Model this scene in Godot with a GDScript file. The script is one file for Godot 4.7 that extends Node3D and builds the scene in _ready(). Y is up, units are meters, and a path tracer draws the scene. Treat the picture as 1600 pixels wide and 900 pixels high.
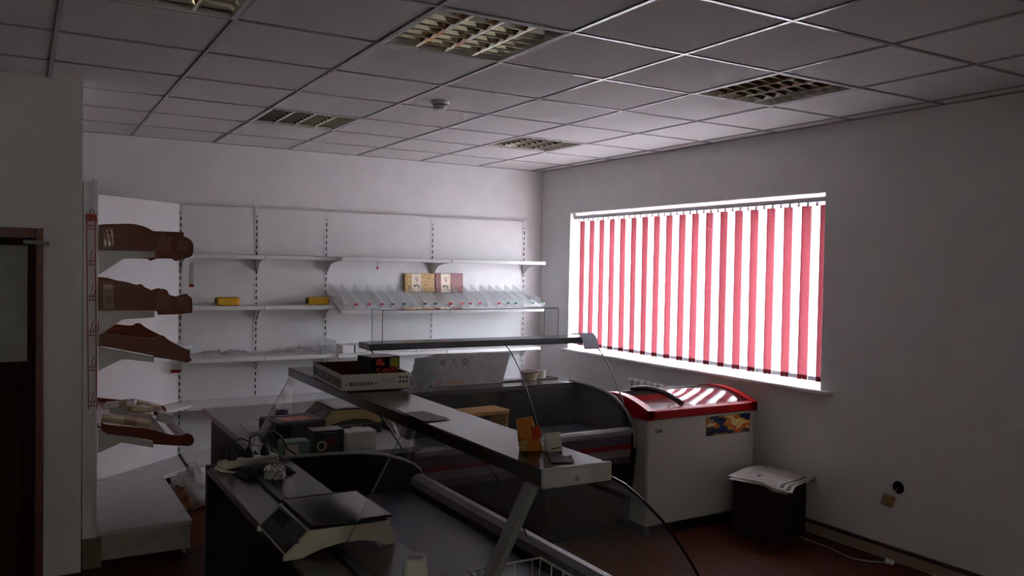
extends Node3D
# Small shop room with one blind-covered window: gondola shelving, two curved-glass counters, a chest freezer.

const CEIL := 2.665
const BW := -6.98      # face of the back wall (z)
const RW := 4.462      # face of the window wall (x)
const ORD := ["first", "second", "third", "fourth", "fifth", "sixth", "seventh", "eighth", "ninth", "tenth", "eleventh", "twelfth", "thirteenth", "fourteenth", "fifteenth", "sixteenth", "seventeenth", "eighteenth", "nineteenth", "twentieth"]
const NEARZ := -5.05   # face of the wall with the door (z)

var M := {}
var taken := {}
var cache := {}

# ------------------------------------------------------------------ geometry builder
class MB:
	var v := PackedVector3Array()
	var n := PackedVector3Array()
	var uv := PackedVector2Array()
	func tri(a: Vector3, b: Vector3, c: Vector3, hint: Vector3, ua := Vector2.ZERO, ub := Vector2.ZERO, uc := Vector2.ZERO) -> void:
		var nn := (b - a).cross(c - a)
		if nn.length_squared() < 1e-16:
			return
		if nn.dot(hint) < 0.0:
			var t := b; b = c; c = t
			var tu := ub; ub = uc; uc = tu
			nn = -nn
		nn = nn.normalized()
		v.append(a); v.append(c); v.append(b)
		n.append(nn); n.append(nn); n.append(nn)
		uv.append(ua); uv.append(uc); uv.append(ub)
	func trin(a: Vector3, b: Vector3, c: Vector3, na: Vector3, nb: Vector3, nc: Vector3) -> void:
		var nn := (b - a).cross(c - a)
		if nn.length_squared() < 1e-18:
			return
		if nn.dot(na + nb + nc) < 0.0:
			var t := b; b = c; c = t
			var tn := nb; nb = nc; nc = tn
		v.append(a); v.append(c); v.append(b)
		n.append(na); n.append(nc); n.append(nb)
		uv.append(Vector2.ZERO); uv.append(Vector2.ZERO); uv.append(Vector2.ZERO)
	func quad(a: Vector3, b: Vector3, c: Vector3, d: Vector3, hint: Vector3) -> void:
		# uv: a (0,1) b (1,1) c (1,0) d (0,0)
		tri(a, b, c, hint, Vector2(0, 1), Vector2(1, 1), Vector2(1, 0))
		tri(a, c, d, hint, Vector2(0, 1), Vector2(1, 0), Vector2(0, 0))
	func box(c: Vector3, s: Vector3, bev := 0.0, bs := Basis.IDENTITY) -> MB:
		var h := s * 0.5
		bev = minf(bev, minf(h.x, minf(h.y, h.z)) * 0.95)
		var i := h - Vector3.ONE * bev
		if bev <= 0.0:
			for ax in 3:
				for sg in [-1.0, 1.0]:
					var u := (ax + 1) % 3
					var w := (ax + 2) % 3
					var p := []
					for k in [[-1, -1], [1, -1], [1, 1], [-1, 1]]:
						var q := Vector3.ZERO
						q[ax] = h[ax] * sg; q[u] = h[u] * k[0]; q[w] = h[w] * k[1]
						p.append(c + bs * q)
					var hn := Vector3.ZERO
					hn[ax] = sg
					quad(p[0], p[1], p[2], p[3], bs * hn)
			return self
		for ax in 3:
			var u := (ax + 1) % 3
			var w := (ax + 2) % 3
			for sg in [-1.0, 1.0]:
				var p := []
				for k in [[-1, -1], [1, -1], [1, 1], [-1, 1]]:
					var q := Vector3.ZERO
					q[ax] = h[ax] * sg; q[u] = i[u] * k[0]; q[w] = i[w] * k[1]
					p.append(c + bs * q)
				var hn := Vector3.ZERO
				hn[ax] = sg
				quad(p[0], p[1], p[2], p[3], bs * hn)
			for su in [-1.0, 1.0]:      # the four bevels along axis ax
				for sw in [-1.0, 1.0]:
					var a1 := Vector3.ZERO; var a2 := Vector3.ZERO
					a1[u] = h[u] * su; a1[w] = i[w] * sw
					a2[u] = i[u] * su; a2[w] = h[w] * sw
					var b1 := a1; var b2 := a2
					a1[ax] = -i[ax]; a2[ax] = -i[ax]; b1[ax] = i[ax]; b2[ax] = i[ax]
					var hn2 := Vector3.ZERO
					hn2[u] = su; hn2[w] = sw
					quad(c + bs * a1, c + bs * b1, c + bs * b2, c + bs * a2, bs * hn2)
		for sx in [-1.0, 1.0]:
			for sy in [-1.0, 1.0]:
				for sz in [-1.0, 1.0]:
					tri(c + bs * Vector3(h.x * sx, i.y * sy, i.z * sz), c + bs * Vector3(i.x * sx, h.y * sy, i.z * sz), c + bs * Vector3(i.x * sx, i.y * sy, h.z * sz), bs * Vector3(sx, sy, sz))
		return self
	func span(a: Vector3, b: Vector3, bev := 0.0) -> MB:   # box between two corners
		return box((a + b) * 0.5, (b - a).abs(), bev)
	func bar(a: Vector3, b: Vector3, w: float, t: float, up := Vector3.UP, bev := 0.0) -> MB:   # rectangular bar from a to b
		var d := (b - a)
		var z := d.normalized()
		var x := up.cross(z).normalized()
		var y := z.cross(x)
		return box((a + b) * 0.5, Vector3(w, t, d.length()), bev, Basis(x, y, z))
	func prism(poly: PackedVector2Array, o: Vector3, ex: Vector3, ey: Vector3, dv: Vector3) -> MB:
		var pts := poly.duplicate()
		var idx := Geometry2D.triangulate_polygon(pts)
		var dn := dv.normalized()
		for k in range(0, idx.size(), 3):
			var a := o + ex * pts[idx[k]].x + ey * pts[idx[k]].y
			var b := o + ex * pts[idx[k + 1]].x + ey * pts[idx[k + 1]].y
			var c := o + ex * pts[idx[k + 2]].x + ey * pts[idx[k + 2]].y
			tri(a, b, c, -dn)
			tri(a + dv, b + dv, c + dv, dn)
		var cw := 1.0 if Geometry2D.is_polygon_clockwise(pts) else -1.0
		for k in pts.size():
			var p := pts[k]
			var q := pts[(k + 1) % pts.size()]
			var e := q - p
			var o2 := Vector2(e.y, -e.x) * -cw
			var a := o + ex * p.x + ey * p.y
			var b := o + ex * q.x + ey * q.y
			quad(a, b, b + dv, a + dv, ex * o2.x + ey * o2.y)
		return self
	func tube(path: Array, r: float, seg := 8, caps := true, r_end := -1.0) -> MB:
		if r_end < 0.0:
			r_end = r
		var rings := []
		var norms := []
		var prev := Vector3.UP
		for k in path.size():
			var d: Vector3
			if k == 0: d = path[1] - path[0]
			elif k == path.size() - 1: d = path[k] - path[k - 1]
			else: d = (path[k + 1] - path[k]).normalized() + (path[k] - path[k - 1]).normalized()
			d = d.normalized()
			if k == 0:
				prev = Vector3.RIGHT if absf(d.y) > 0.9 else Vector3.UP
			var x := prev - d * prev.dot(d)
			if x.length() < 1e-4:
				x = Vector3.RIGHT - d * d.x
			x = x.normalized()
			prev = x
			var y := d.cross(x)
			var ring := []
			var nr := []
			var rr := lerpf(r, r_end, float(k) / (path.size() - 1))
			for s in seg:
				var t := TAU * s / seg
				var q := x * cos(t) + y * sin(t)
				nr.append(q)
				ring.append(path[k] + q * rr)
			rings.append(ring); norms.append(nr)
		for k in path.size() - 1:
			for s in seg:
				var s2 := (s + 1) % seg
				trin(rings[k][s], rings[k + 1][s], rings[k + 1][s2], norms[k][s], norms[k + 1][s], norms[k + 1][s2])
				trin(rings[k][s], rings[k + 1][s2], rings[k][s2], norms[k][s], norms[k + 1][s2], norms[k][s2])
		if caps:
			var d0: Vector3 = path[0] - path[1]
			var d1: Vector3 = path[-1] - path[-2]
			for s in range(1, seg - 1):
				tri(rings[0][0], rings[0][s], rings[0][s + 1], d0)
				tri(rings[-1][0], rings[-1][s], rings[-1][s + 1], d1)
		return self
	func lathe(prof: Array, c: Vector3, seg := 20, bs := Basis.IDENTITY) -> MB:   # prof: Vector2(radius, height)
		for k in prof.size() - 1:
			var p: Vector2 = prof[k]
			var q: Vector2 = prof[k + 1]
			var e := q - p
			if e.length() < 1e-7:
				continue
			var nn := Vector2(e.y, -e.x).normalized()
			for s in seg:
				var t0 := TAU * s / seg
				var t1 := TAU * (s + 1) / seg
				var r0 := Vector3(cos(t0), 0, sin(t0))
				var r1 := Vector3(cos(t1), 0, sin(t1))
				var a := c + bs * (r0 * p.x + Vector3.UP * p.y)
				var b := c + bs * (r1 * p.x + Vector3.UP * p.y)
				var d := c + bs * (r0 * q.x + Vector3.UP * q.y)
				var f := c + bs * (r1 * q.x + Vector3.UP * q.y)
				var n0 := bs * (r0 * nn.x + Vector3.UP * nn.y)
				var n1 := bs * (r1 * nn.x + Vector3.UP * nn.y)
				trin(a, b, f, n0, n1, n1)
				trin(a, f, d, n0, n1, n0)
		return self
	func grid(nu: int, nv: int, f: Callable, th := 0.0) -> MB:   # f(u,v) -> Vector3; th > 0 adds a second face and a rim
		var p := []
		var nr := []
		for j in nv + 1:
			var row := []
			for i in nu + 1:
				row.append(f.call(float(i) / nu, float(j) / nv))
			p.append(row)
		for j in nv + 1:
			var row := []
			for i in nu + 1:
				var du: Vector3 = p[j][mini(i + 1, nu)] - p[j][maxi(i - 1, 0)]
				var dw: Vector3 = p[mini(j + 1, nv)][i] - p[maxi(j - 1, 0)][i]
				row.append(du.cross(dw).normalized())
			nr.append(row)
		var st := v.size()
		for side in (2 if th > 0.0 else 1):
			var o := -th * side
			var sg := 1.0 if side == 0 else -1.0
			for j in nv:
				for i in nu:
					var q := [[i, j], [i + 1, j], [i + 1, j + 1], [i, j + 1]]
					for t in [[0, 1, 2], [0, 2, 3]]:
						st = v.size()
						var a: Array = q[t[0]]; var b: Array = q[t[1]]; var c: Array = q[t[2]]
						trin(p[a[1]][a[0]] + nr[a[1]][a[0]] * o, p[b[1]][b[0]] + nr[b[1]][b[0]] * o, p[c[1]][c[0]] + nr[c[1]][c[0]] * o, nr[a[1]][a[0]] * sg, nr[b[1]][b[0]] * sg, nr[c[1]][c[0]] * sg)
						for k in range(st, v.size()):   # recover the uv from the corner that the vertex came from
							for g in [a, b, c]:
								if v[k].is_equal_approx(p[g[1]][g[0]] + nr[g[1]][g[0]] * o):
									uv[k] = Vector2(float(g[0]) / nu, 1.0 - float(g[1]) / nv)
		if th > 0.0:
			for j in nv:
				for i in [0, nu]:
					var h: Vector3 = (p[j][i] - p[j][nu - i])
					quad(p[j][i], p[j + 1][i], p[j + 1][i] - nr[j + 1][i] * th, p[j][i] - nr[j][i] * th, h)
			for i in nu:
				for j in [0, nv]:
					var h: Vector3 = (p[j][i] - p[nv - j][i])
					quad(p[j][i], p[j][i + 1], p[j][i + 1] - nr[j][i + 1] * th, p[j][i] - nr[j][i] * th, h)
		return self
	func mesh() -> ArrayMesh:
		var a := []
		a.resize(Mesh.ARRAY_MAX)
		a[Mesh.ARRAY_VERTEX] = v
		a[Mesh.ARRAY_NORMAL] = n
		a[Mesh.ARRAY_TEX_UV] = uv
		var m := ArrayMesh.new()
		m.add_surface_from_arrays(Mesh.PRIMITIVE_TRIANGLES, a)
		return m

# ------------------------------------------------------------------ scene helpers
func numbered(called: String) -> String:
	if not taken.has(called):
		taken[called] = 0
		return called
	taken[called] += 1
	return "%s_%03d" % [called, taken[called]]

func tag(o: Node, label: String, category: String, group := "") -> Node:
	o.set_meta("label", label)
	o.set_meta("category", category)
	if group != "":
		o.set_meta("group", group)
	return o

func thing(called: String, label: String, category: String, at := Vector3.ZERO, turn := 0.0, group := "") -> Node3D:
	var o := Node3D.new()
	o.name = numbered(called)
	add_child(o)
	o.position = at
	o.rotation.y = turn
	tag(o, label, category, group)
	return o

func obj(called: String, mb, m: Material, parent: Node = null, at := Vector3.ZERO) -> MeshInstance3D:
	var o := MeshInstance3D.new()
	o.mesh = mb.mesh() if mb is MB else mb
	o.material_override = m
	o.position = at
	if parent == null:
		o.name = numbered(called)
		add_child(o)
	else:
		o.name = called
		parent.add_child(o, true)
	return o

func struct(called: String, mb, m: Material) -> MeshInstance3D:
	var o := obj(called, mb, m)
	o.set_meta("kind", "structure")
	return o

func dup(root: Node3D, at: Vector3, turn: float, label: String) -> Node3D:
	var base: String = root.name
	var k := base.rfind("_0")
	if k > 0:
		base = base.substr(0, k)
	var r: Node3D = root.duplicate()
	r.name = numbered(base)
	add_child(r)
	r.position = at
	r.rotation.y = turn
	r.set_meta("label", label)
	return r

func text(s: String, h: float, m: Material, parent: Node, at: Vector3, bs := Basis.IDENTITY, width := 0.0, called := "lettering", bold := 400) -> MeshInstance3D:
	var f := SystemFont.new()
	f.font_names = PackedStringArray(["Droid Sans"])
	f.font_weight = bold
	var t := TextMesh.new()
	t.font = f
	t.text = s
	t.font_size = 48
	t.depth = 0.0008
	t.curve_step = 2.0
	t.pixel_size = h / 35.0
	var o := MeshInstance3D.new()
	o.mesh = t
	o.material_override = m
	var b := bs
	if width > 0.0:
		var w := t.get_aabb().size.x
		if w > 0.0:
			b = bs * Basis.from_scale(Vector3(width / w, 1, 1))
	o.transform = Transform3D(b, at)
	o.name = called
	parent.add_child(o, true)
	return o

# ------------------------------------------------------------------ materials
func noise_tex(f: float, c0: Color, c1: Color, sd: int, size := 256, oct := 4, stretch := Vector2.ONE) -> ImageTexture:
	var nz := FastNoiseLite.new()
	nz.seed = sd
	nz.frequency = f
	nz.fractal_octaves = oct
	nz.noise_type = FastNoiseLite.TYPE_SIMPLEX_SMOOTH
	var im: Image
	if stretch == Vector2.ONE:
		im = nz.get_seamless_image(size, size)
	else:
		im = Image.create(size, size, false, Image.FORMAT_RGB8)
		for y in size:
			for x in size:
				var a := nz.get_noise_2d(x * stretch.x, y * stretch.y) * 0.5 + 0.5
				im.set_pixel(x, y, Color(a, a, a))
	var out := Image.create(size, size, false, Image.FORMAT_RGB8)
	for y in size:
		for x in size:
			out.set_pixel(x, y, c0.lerp(c1, clampf(im.get_pixel(x, y).r, 0.0, 1.0)))
	return ImageTexture.create_from_image(out)

func mat(c: Color, rough := 0.6, metal := 0.0) -> StandardMaterial3D:
	var m := StandardMaterial3D.new()
	m.albedo_color = c
	m.roughness = rough
	m.metallic = metal
	return m

func tmat(t: Texture2D, rough: float, scale := 1.0, world := true) -> StandardMaterial3D:
	var m := StandardMaterial3D.new()
	m.albedo_texture = t
	m.roughness = rough
	m.uv1_triplanar = true
	m.uv1_world_triplanar = world
	m.uv1_scale = Vector3.ONE * scale
	return m

func pmat(im: Image, rough := 0.5) -> StandardMaterial3D:   # a flat print with its own uv
	var m := StandardMaterial3D.new()
	m.albedo_texture = ImageTexture.create_from_image(im)
	m.roughness = rough
	return m

func glass(c: Color, a: float, rough := 0.03) -> StandardMaterial3D:
	var m := StandardMaterial3D.new()
	m.albedo_color = Color(c.r, c.g, c.b, a)
	m.transparency = BaseMaterial3D.TRANSPARENCY_ALPHA
	m.roughness = rough
	return m

func bump(m: StandardMaterial3D, f: float, sd: int, strength: float, size := 256) -> StandardMaterial3D:
	var nz := FastNoiseLite.new()
	nz.seed = sd
	nz.frequency = f
	nz.fractal_octaves = 3
	var im := nz.get_seamless_image(size, size)
	im.convert(Image.FORMAT_RGBA8)
	im.bump_map_to_normal_map(4.0)
	m.normal_enabled = true
	m.normal_texture = ImageTexture.create_from_image(im)
	m.normal_scale = strength
	return m

func materials() -> void:
	M.wall = bump(tmat(noise_tex(0.02, Color(0.88, 0.875, 0.88), Color(0.912, 0.907, 0.91), 3), 0.85, 0.7), 0.3, 9, 0.06)
	M.floor = bump(tmat(noise_tex(0.03, Color(0.27, 0.125, 0.075), Color(0.37, 0.18, 0.105), 6, 256, 5), 0.5, 0.9), 0.05, 12, 0.15)
	M.floor.metallic_specular = 0.25
	M.tile = bump(tmat(noise_tex(0.09, Color(0.82, 0.805, 0.80), Color(0.88, 0.865, 0.86), 7, 256, 3), 0.9, 2.2), 0.2, 13, 0.5)
	M.tbar = mat(Color(0.64, 0.63, 0.63), 0.2)
	M.plaster = mat(Color(0.7, 0.7, 0.7), 0.9)
	M.white = mat(Color(0.88, 0.875, 0.875), 0.42)
	M.white_panel = tmat(noise_tex(0.02, Color(0.87, 0.865, 0.87), Color(0.90, 0.895, 0.90), 8), 0.5, 0.8)
	M.deck_white = tmat(noise_tex(0.03, Color(0.70, 0.69, 0.68), Color(0.78, 0.77, 0.765), 47), 0.5, 1.2)
	M.white_plastic = mat(Color(0.86, 0.86, 0.85), 0.3)
	M.slot_shade = mat(Color(0.36, 0.36, 0.37), 0.4, 0.9)      # dark tone stands for the shade inside the upright slots
	M.black = mat(Color(0.04, 0.04, 0.045), 0.45)
	M.black_gloss = mat(Color(0.03, 0.03, 0.035), 0.15)
	M.dark_grey = mat(Color(0.16, 0.16, 0.17), 0.5)
	M.grey = mat(Color(0.55, 0.56, 0.56), 0.4)
	M.pale_grey = mat(Color(0.74, 0.74, 0.76), 0.35)
	M.alu = mat(Color(0.8, 0.8, 0.8), 0.28, 1.0)
	M.louvre = mat(Color(0.86, 0.84, 0.76), 0.06, 1.0)
	M.steel = mat(Color(0.40, 0.37, 0.37), 0.13, 1.0)
	M.tube_white = mat(Color(0.88, 0.88, 0.86), 0.3)
	M.red_metal = mat(Color(0.55, 0.03, 0.05), 0.35)
	M.red_plastic = mat(Color(0.66, 0.03, 0.06), 0.28)
	M.red_dark = mat(Color(0.36, 0.02, 0.04), 0.4)
	M.red = mat(Color(0.72, 0.05, 0.07), 0.4)
	M.green = mat(Color(0.06, 0.42, 0.16), 0.4)
	M.yellow = tmat(noise_tex(0.05, Color(0.74, 0.54, 0.03), Color(0.82, 0.62, 0.06), 21), 0.45, 3.0)
	var wood := noise_tex(0.02, Color(0.32, 0.115, 0.05), Color(0.50, 0.20, 0.085), 22, 256, 4, Vector2(0.6, 7.0))
	M.wood_red = tmat(wood, 0.3, 1.6)
	M.wood_red.clearcoat_enabled = true
	M.wood_red.clearcoat = 0.3
	M.wood_red.clearcoat_roughness = 0.12
	M.door_wood = tmat(noise_tex(0.02, Color(0.15, 0.05, 0.03), Color(0.24, 0.085, 0.045), 23, 256, 4, Vector2(6.0, 0.5)), 0.6, 1.2)
	M.door_wood.metallic_specular = 0.25
	M.wood_yellow = tmat(noise_tex(0.02, Color(0.66, 0.48, 0.24), Color(0.78, 0.60, 0.33), 24, 256, 4, Vector2(0.6, 6.0)), 0.5, 1.5)
	M.laminate = tmat(noise_tex(0.02, Color(0.13, 0.09, 0.085), Color(0.21, 0.15, 0.14), 25, 256, 4, Vector2(5.0, 0.6)), 0.17, 1.4)
	M.work_top = tmat(noise_tex(0.2, Color(0.16, 0.13, 0.13), Color(0.30, 0.25, 0.25), 26, 256, 2), 0.25, 1.6)
	M.table_top = tmat(noise_tex(0.1, Color(0.58, 0.57, 0.57), Color(0.66, 0.65, 0.65), 27, 256, 2), 0.4, 1.6)
	M.case_body = mat(Color(0.10, 0.097, 0.10), 0.45)
	M.case_inside = mat(Color(0.24, 0.25, 0.27), 0.35)
	M.case_end = mat(Color(0.14, 0.15, 0.18), 0.4)
	M.case_deck = mat(Color(0.29, 0.33, 0.38), 0.35)
	M.case_trim = mat(Color(0.58, 0.56, 0.58), 0.4)
	for k in ["case_body", "case_end"]:
		M[k].metallic_specular = 0.22
	M.maroon = mat(Color(0.17, 0.055, 0.055), 0.6)
	M.maroon.metallic_specular = 0.2
	M.stripe_purple = mat(Color(0.36, 0.32, 0.42), 0.4)
	M.stripe_red = mat(Color(0.50, 0.05, 0.09), 0.4)
	M.stripe_grey = mat(Color(0.55, 0.50, 0.53), 0.4)
	M.glass = glass(Color(0.80, 0.84, 0.84), 0.035)
	M.glass_dusty = glass(Color(0.62, 0.58, 0.62), 0.09, 0.06)
	# old glass with wiped, scratchy grime
	var gi := Image.create(256, 256, false, Image.FORMAT_RGBA8)
	gi.fill(Color(0.66, 0.60, 0.62, 0.055))
	var gr := RandomNumberGenerator.new()
	gr.seed = 303
	for k in 150:
		var p := Vector2(gr.randf() * 256.0, gr.randf() * 256.0)
		var ln := gr.randf_range(14.0, 70.0)
		var a := gr.randf_range(0.01, 0.07)
		for q in int(ln):
			var c := p + Vector2(0.75, -0.66) * q
			gi.set_pixel(posmod(int(c.x), 256), posmod(int(c.y), 256), Color(0.74, 0.66, 0.66, 0.055 + a * sin(PI * q / ln)))
	M.glass_streaked = tmat(ImageTexture.create_from_image(gi), 0.05, 1.6, false)
	M.glass_streaked.transparency = BaseMaterial3D.TRANSPARENCY_ALPHA
	M.acrylic = glass(Color(0.85, 0.90, 0.92), 0.16, 0.06)
	M.film = glass(Color(0.86, 0.88, 0.92), 0.30, 0.12)
	M.window_glass = glass(Color(0.9, 0.95, 0.95), 0.05, 0.01)
	M.glass_edge = mat(Color(0.05, 0.07, 0.07), 0.2)
	M.sheet = glass(Color(0.78, 0.80, 0.84), 0.5, 0.25)
	M.freezer_glass = glass(Color(0.35, 0.36, 0.38), 0.12, 0.01)
	M.tape = glass(Color(0.72, 0.55, 0.42), 0.08, 0.08)
	M.freezer_white = mat(Color(0.80, 0.78, 0.76), 0.3)
	M.cardboard = tmat(noise_tex(0.03, Color(0.34, 0.20, 0.12), Color(0.44, 0.27, 0.16), 28), 0.85, 2.0)
	M.cardboard_dark = tmat(noise_tex(0.03, Color(0.13, 0.06, 0.04), Color(0.19, 0.085, 0.06), 29), 0.8, 2.0)
	M.cream = mat(Color(0.78, 0.70, 0.58), 0.7)
	M.cream_scale = mat(Color(0.66, 0.58, 0.36), 0.45)
	M.scale_white = mat(Color(0.86, 0.84, 0.78), 0.45)
	M.paper = tmat(noise_tex(0.04, Color(0.80, 0.79, 0.78), Color(0.86, 0.85, 0.84), 30), 0.85, 3.0)
	M.navy = mat(Color(0.045, 0.055, 0.12), 0.35)
	M.orange_print = mat(Color(0.66, 0.20, 0.06), 0.4)
	M.amber = tmat(noise_tex(0.06, Color(0.62, 0.34, 0.05), Color(0.80, 0.52, 0.12), 31), 0.4, 6.0)
	M.beige_plastic = mat(Color(0.62, 0.52, 0.40), 0.5)
	M.lcd = mat(Color(0.10, 0.13, 0.12), 0.12)
	M.button = mat(Color(0.30, 0.30, 0.33), 0.5)
	M.pinkish = mat(Color(0.86, 0.30, 0.28), 0.5)
	M.baseboard = mat(Color(0.62, 0.54, 0.48), 0.5)
	M.skirting_red = mat(Color(0.20, 0.07, 0.06), 0.5)
	# the blind: translucent cloth
	M.slat_white = mat(Color(0.88, 0.88, 0.88), 0.8)
	M.slat_white.backlight = Color(1.0, 1.0, 1.0)
	M.slat_white.backlight_enabled = true
	M.fill_cloth = mat(Color(0.80, 0.74, 0.64), 0.8)      # added rear blind: cream tint warms the fill light
	M.fill_cloth.backlight_enabled = true
	M.fill_cloth.backlight = Color(0.67, 0.61, 0.52)
	M.slat_red = bump(tmat(noise_tex(0.09, Color(0.68, 0.29, 0.33), Color(0.82, 0.40, 0.44), 33, 256, 3, Vector2(3.0, 0.9)), 0.8, 2.5), 0.12, 34, 0.4)
	M.slat_red.backlight_enabled = true
	M.slat_red.backlight = Color(0.42, 0.42, 0.42)

# ------------------------------------------------------------------ scene
func _ready() -> void:
	var cam := Camera3D.new()
	cam.name = "camera"
	cam.fov = 38.224
	cam.near = 0.05
	cam.far = 100.0
	cam.position = Vector3(0, 1.70, 0)
	cam.rotation_degrees = Vector3(-1.3775, -30.5816, 1.0184)
	add_child(cam)
	cam.current = true
	var we := WorldEnvironment.new()
	we.name = "environment"
	var env := Environment.new()
	var sm := ProceduralSkyMaterial.new()      # flat overcast daylight
	sm.sky_top_color = Color(0.865, 0.95, 1.0)
	sm.sky_horizon_color = Color(0.885, 0.96, 1.0)
	sm.ground_bottom_color = Color(0.62, 0.62, 0.64)
	sm.ground_horizon_color = Color(0.72, 0.72, 0.74)
	sm.sun_angle_max = 0.0
	sm.energy_multiplier = 43.5
	var sky := Sky.new()
	sky.sky_material = sm
	env.background_mode = Environment.BG_SKY
	env.sky = sky
	env.tonemap_mode = Environment.TONE_MAPPER_LINEAR
	env.tonemap_exposure = 1.0
	env.sdfgi_enabled = true
	env.ssao_enabled = true
	env.ssil_enabled = true
	we.environment = env
	add_child(we)
	materials()
	build_room()
	build_ceiling()
	build_window()
	build_shelving()
	build_bread_racks()
	build_cases()
	build_freezer()
	build_shelf_goods()
	build_counter_goods()
	build_small_things()

# ------------------------------------------------------------------ room shell
func build_room() -> void:
	struct("floor", MB.new().span(Vector3(-2.4, -0.12, -7.3), Vector3(5.0, 0, 5.3)), M.floor)
	struct("wall_back", MB.new().span(Vector3(0.0, 0, BW - 0.2), Vector3(RW + 0.4, 3.0, BW)), M.wall)
	# window wall with its opening: z -6.49..-3.60, y 0.95..2.226
	var w := MB.new()
	w.span(Vector3(RW, 0, BW), Vector3(RW + 0.4, 3.0, -6.49))
	# right of the window, round the small square recess of a wall box
	w.span(Vector3(RW, 0, -3.60), Vector3(RW + 0.4, 3.0, -3.054))
	w.span(Vector3(RW, 0, -3.002), Vector3(RW + 0.4, 3.0, 5.0))
	w.span(Vector3(RW, 0, -3.054), Vector3(RW + 0.4, 0.419, -3.002))
	w.span(Vector3(RW, 0.471, -3.054), Vector3(RW + 0.4, 3.0, -3.002))
	w.span(Vector3(RW + 0.09, 0.419, -3.054), Vector3(RW + 0.4, 0.471, -3.002))
	w.span(Vector3(RW, 0, -6.49), Vector3(RW + 0.4, 0.93, -3.60))
	w.span(Vector3(RW, 2.226, -6.49), Vector3(RW + 0.4, 3.0, -3.60))
	struct("wall_right", w, M.wall)
	# wall with the door, its return to the back wall
	var d := MB.new()
	d.span(Vector3(0.105, 0, NEARZ - 0.15), Vector3(0.285, 3.0, NEARZ))
	d.span(Vector3(-0.85, 1.865, NEARZ - 0.15), Vector3(0.105, 3.0, NEARZ))
	d.span(Vector3(-2.4, 0, NEARZ - 0.15), Vector3(-0.85, 3.0, NEARZ))
	d.span(Vector3(-0.95, 0, NEARZ - 0.35), Vector3(0.285, 3.0, NEARZ - 0.15))
	struct("wall_front", d, M.wall)
	struct("wall_inner", MB.new().span(Vector3(0.12, 0, BW), Vector3(0.285, 3.0, NEARZ - 0.35)), M.wall)
	struct("wall_left", MB.new().span(Vector3(-2.6, 0, NEARZ), Vector3(-2.4, 3.0, 5.0)), M.wall)
	# rear wall with an unseen window and cream blind added as warm fill light
	var rz := 5.0
	var rw := MB.new()
	rw.span(Vector3(-2.6, 0, rz), Vector3(RW + 0.4, 0.95, rz + 0.3))
	rw.span(Vector3(-2.6, 2.15, rz), Vector3(RW + 0.4, 3.0, rz + 0.3))
	rw.span(Vector3(-2.6, 0.95, rz), Vector3(-1.7, 2.15, rz + 0.3))
	rw.span(Vector3(0.5, 0.95, rz), Vector3(RW + 0.4, 2.15, rz + 0.3))
	struct("wall_rear", rw, M.wall)
	var w2 := Node3D.new()
	w2.name = "window_2"
	add_child(w2)
	w2.position = Vector3(-0.6, 0.95, rz + 0.2)
	w2.set_meta("kind", "structure")
	w2.set_meta("label", "added unseen window in the rear wall, its cream roller blind giving fill light")
	var f2 := MB.new()
	for k in [-1.0, 1.0]:
		f2.span(Vector3(k * 1.1, 0, -0.03), Vector3(k * 1.03, 1.2, 0.04), 0.003)
	f2.span(Vector3(-1.03, 0, -0.03), Vector3(1.03, 0.07, 0.04), 0.003)
	f2.span(Vector3(-1.03, 1.13, -0.03), Vector3(1.03, 1.2, 0.04), 0.003)
	f2.span(Vector3(-0.035, 0.07, -0.03), Vector3(0.035, 1.13, 0.04), 0.003)
	obj("frame", f2, M.white_plastic, w2)
	obj("pane", MB.new().grid(1, 1, func(u, v): return Vector3(lerpf(1.03, -1.03, u), lerpf(0.07, 1.13, v), 0.0)), M.window_glass, w2)
	obj("roller_blind", MB.new().grid(4, 2, func(u, v): return Vector3(lerpf(1.09, -1.09, u), lerpf(0.01, 1.17, v), -0.12)), M.fill_cloth, w2)
	obj("blind_tube", MB.new().tube([Vector3(-1.09, 1.175, -0.12), Vector3(1.09, 1.175, -0.12)], 0.022, 10), M.white_plastic, w2)
	# door with frame, upper pane covered with pale paper, dark lower panel
	var door := Node3D.new()
	door.name = "door_1"
	add_child(door)
	door.position = Vector3(-0.37, 0, NEARZ)
	door.set_meta("kind", "structure")
	door.set_meta("label", "dark brown wooden door with a pale covered upper pane")
	var fr := MB.new()
	fr.span(Vector3(0.435, 0, -0.12), Vector3(0.475, 1.865, 0.015), 0.004)
	fr.span(Vector3(-0.48, 0, -0.12), Vector3(-0.44, 1.865, 0.015), 0.004)
	fr.span(Vector3(-0.44, 1.81, -0.12), Vector3(0.435, 1.865, 0.015), 0.004)
	obj("door_frame", fr, tmat(noise_tex(0.02, Color(0.30, 0.12, 0.06), Color(0.42, 0.18, 0.09), 42, 256, 4, Vector2(6.0, 0.5)), 0.4, 1.2), door)
	var leaf := MB.new()
	leaf.span(Vector3(-0.44, 0.01, -0.07), Vector3(0.435, 1.16, -0.03), 0.003)
	leaf.span(Vector3(-0.44, 1.16, -0.07), Vector3(-0.33, 1.81, -0.03), 0.003)
	leaf.span(Vector3(-0.33, 1.775, -0.07), Vector3(0.435, 1.81, -0.03), 0.003)
	leaf.span(Vector3(0.40, 1.16, -0.07), Vector3(0.435, 1.775, -0.03), 0.003)
	var lf := obj("door_leaf", leaf, M.door_wood, door)
	obj("pane_cover", MB.new().span(Vector3(-0.33, 1.16, -0.055), Vector3(0.40, 1.775, -0.036), 0.002), tmat(noise_tex(0.02, Color(0.56, 0.57, 0.55), Color(0.64, 0.65, 0.63), 41), 0.5, 1.0), lf)
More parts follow.
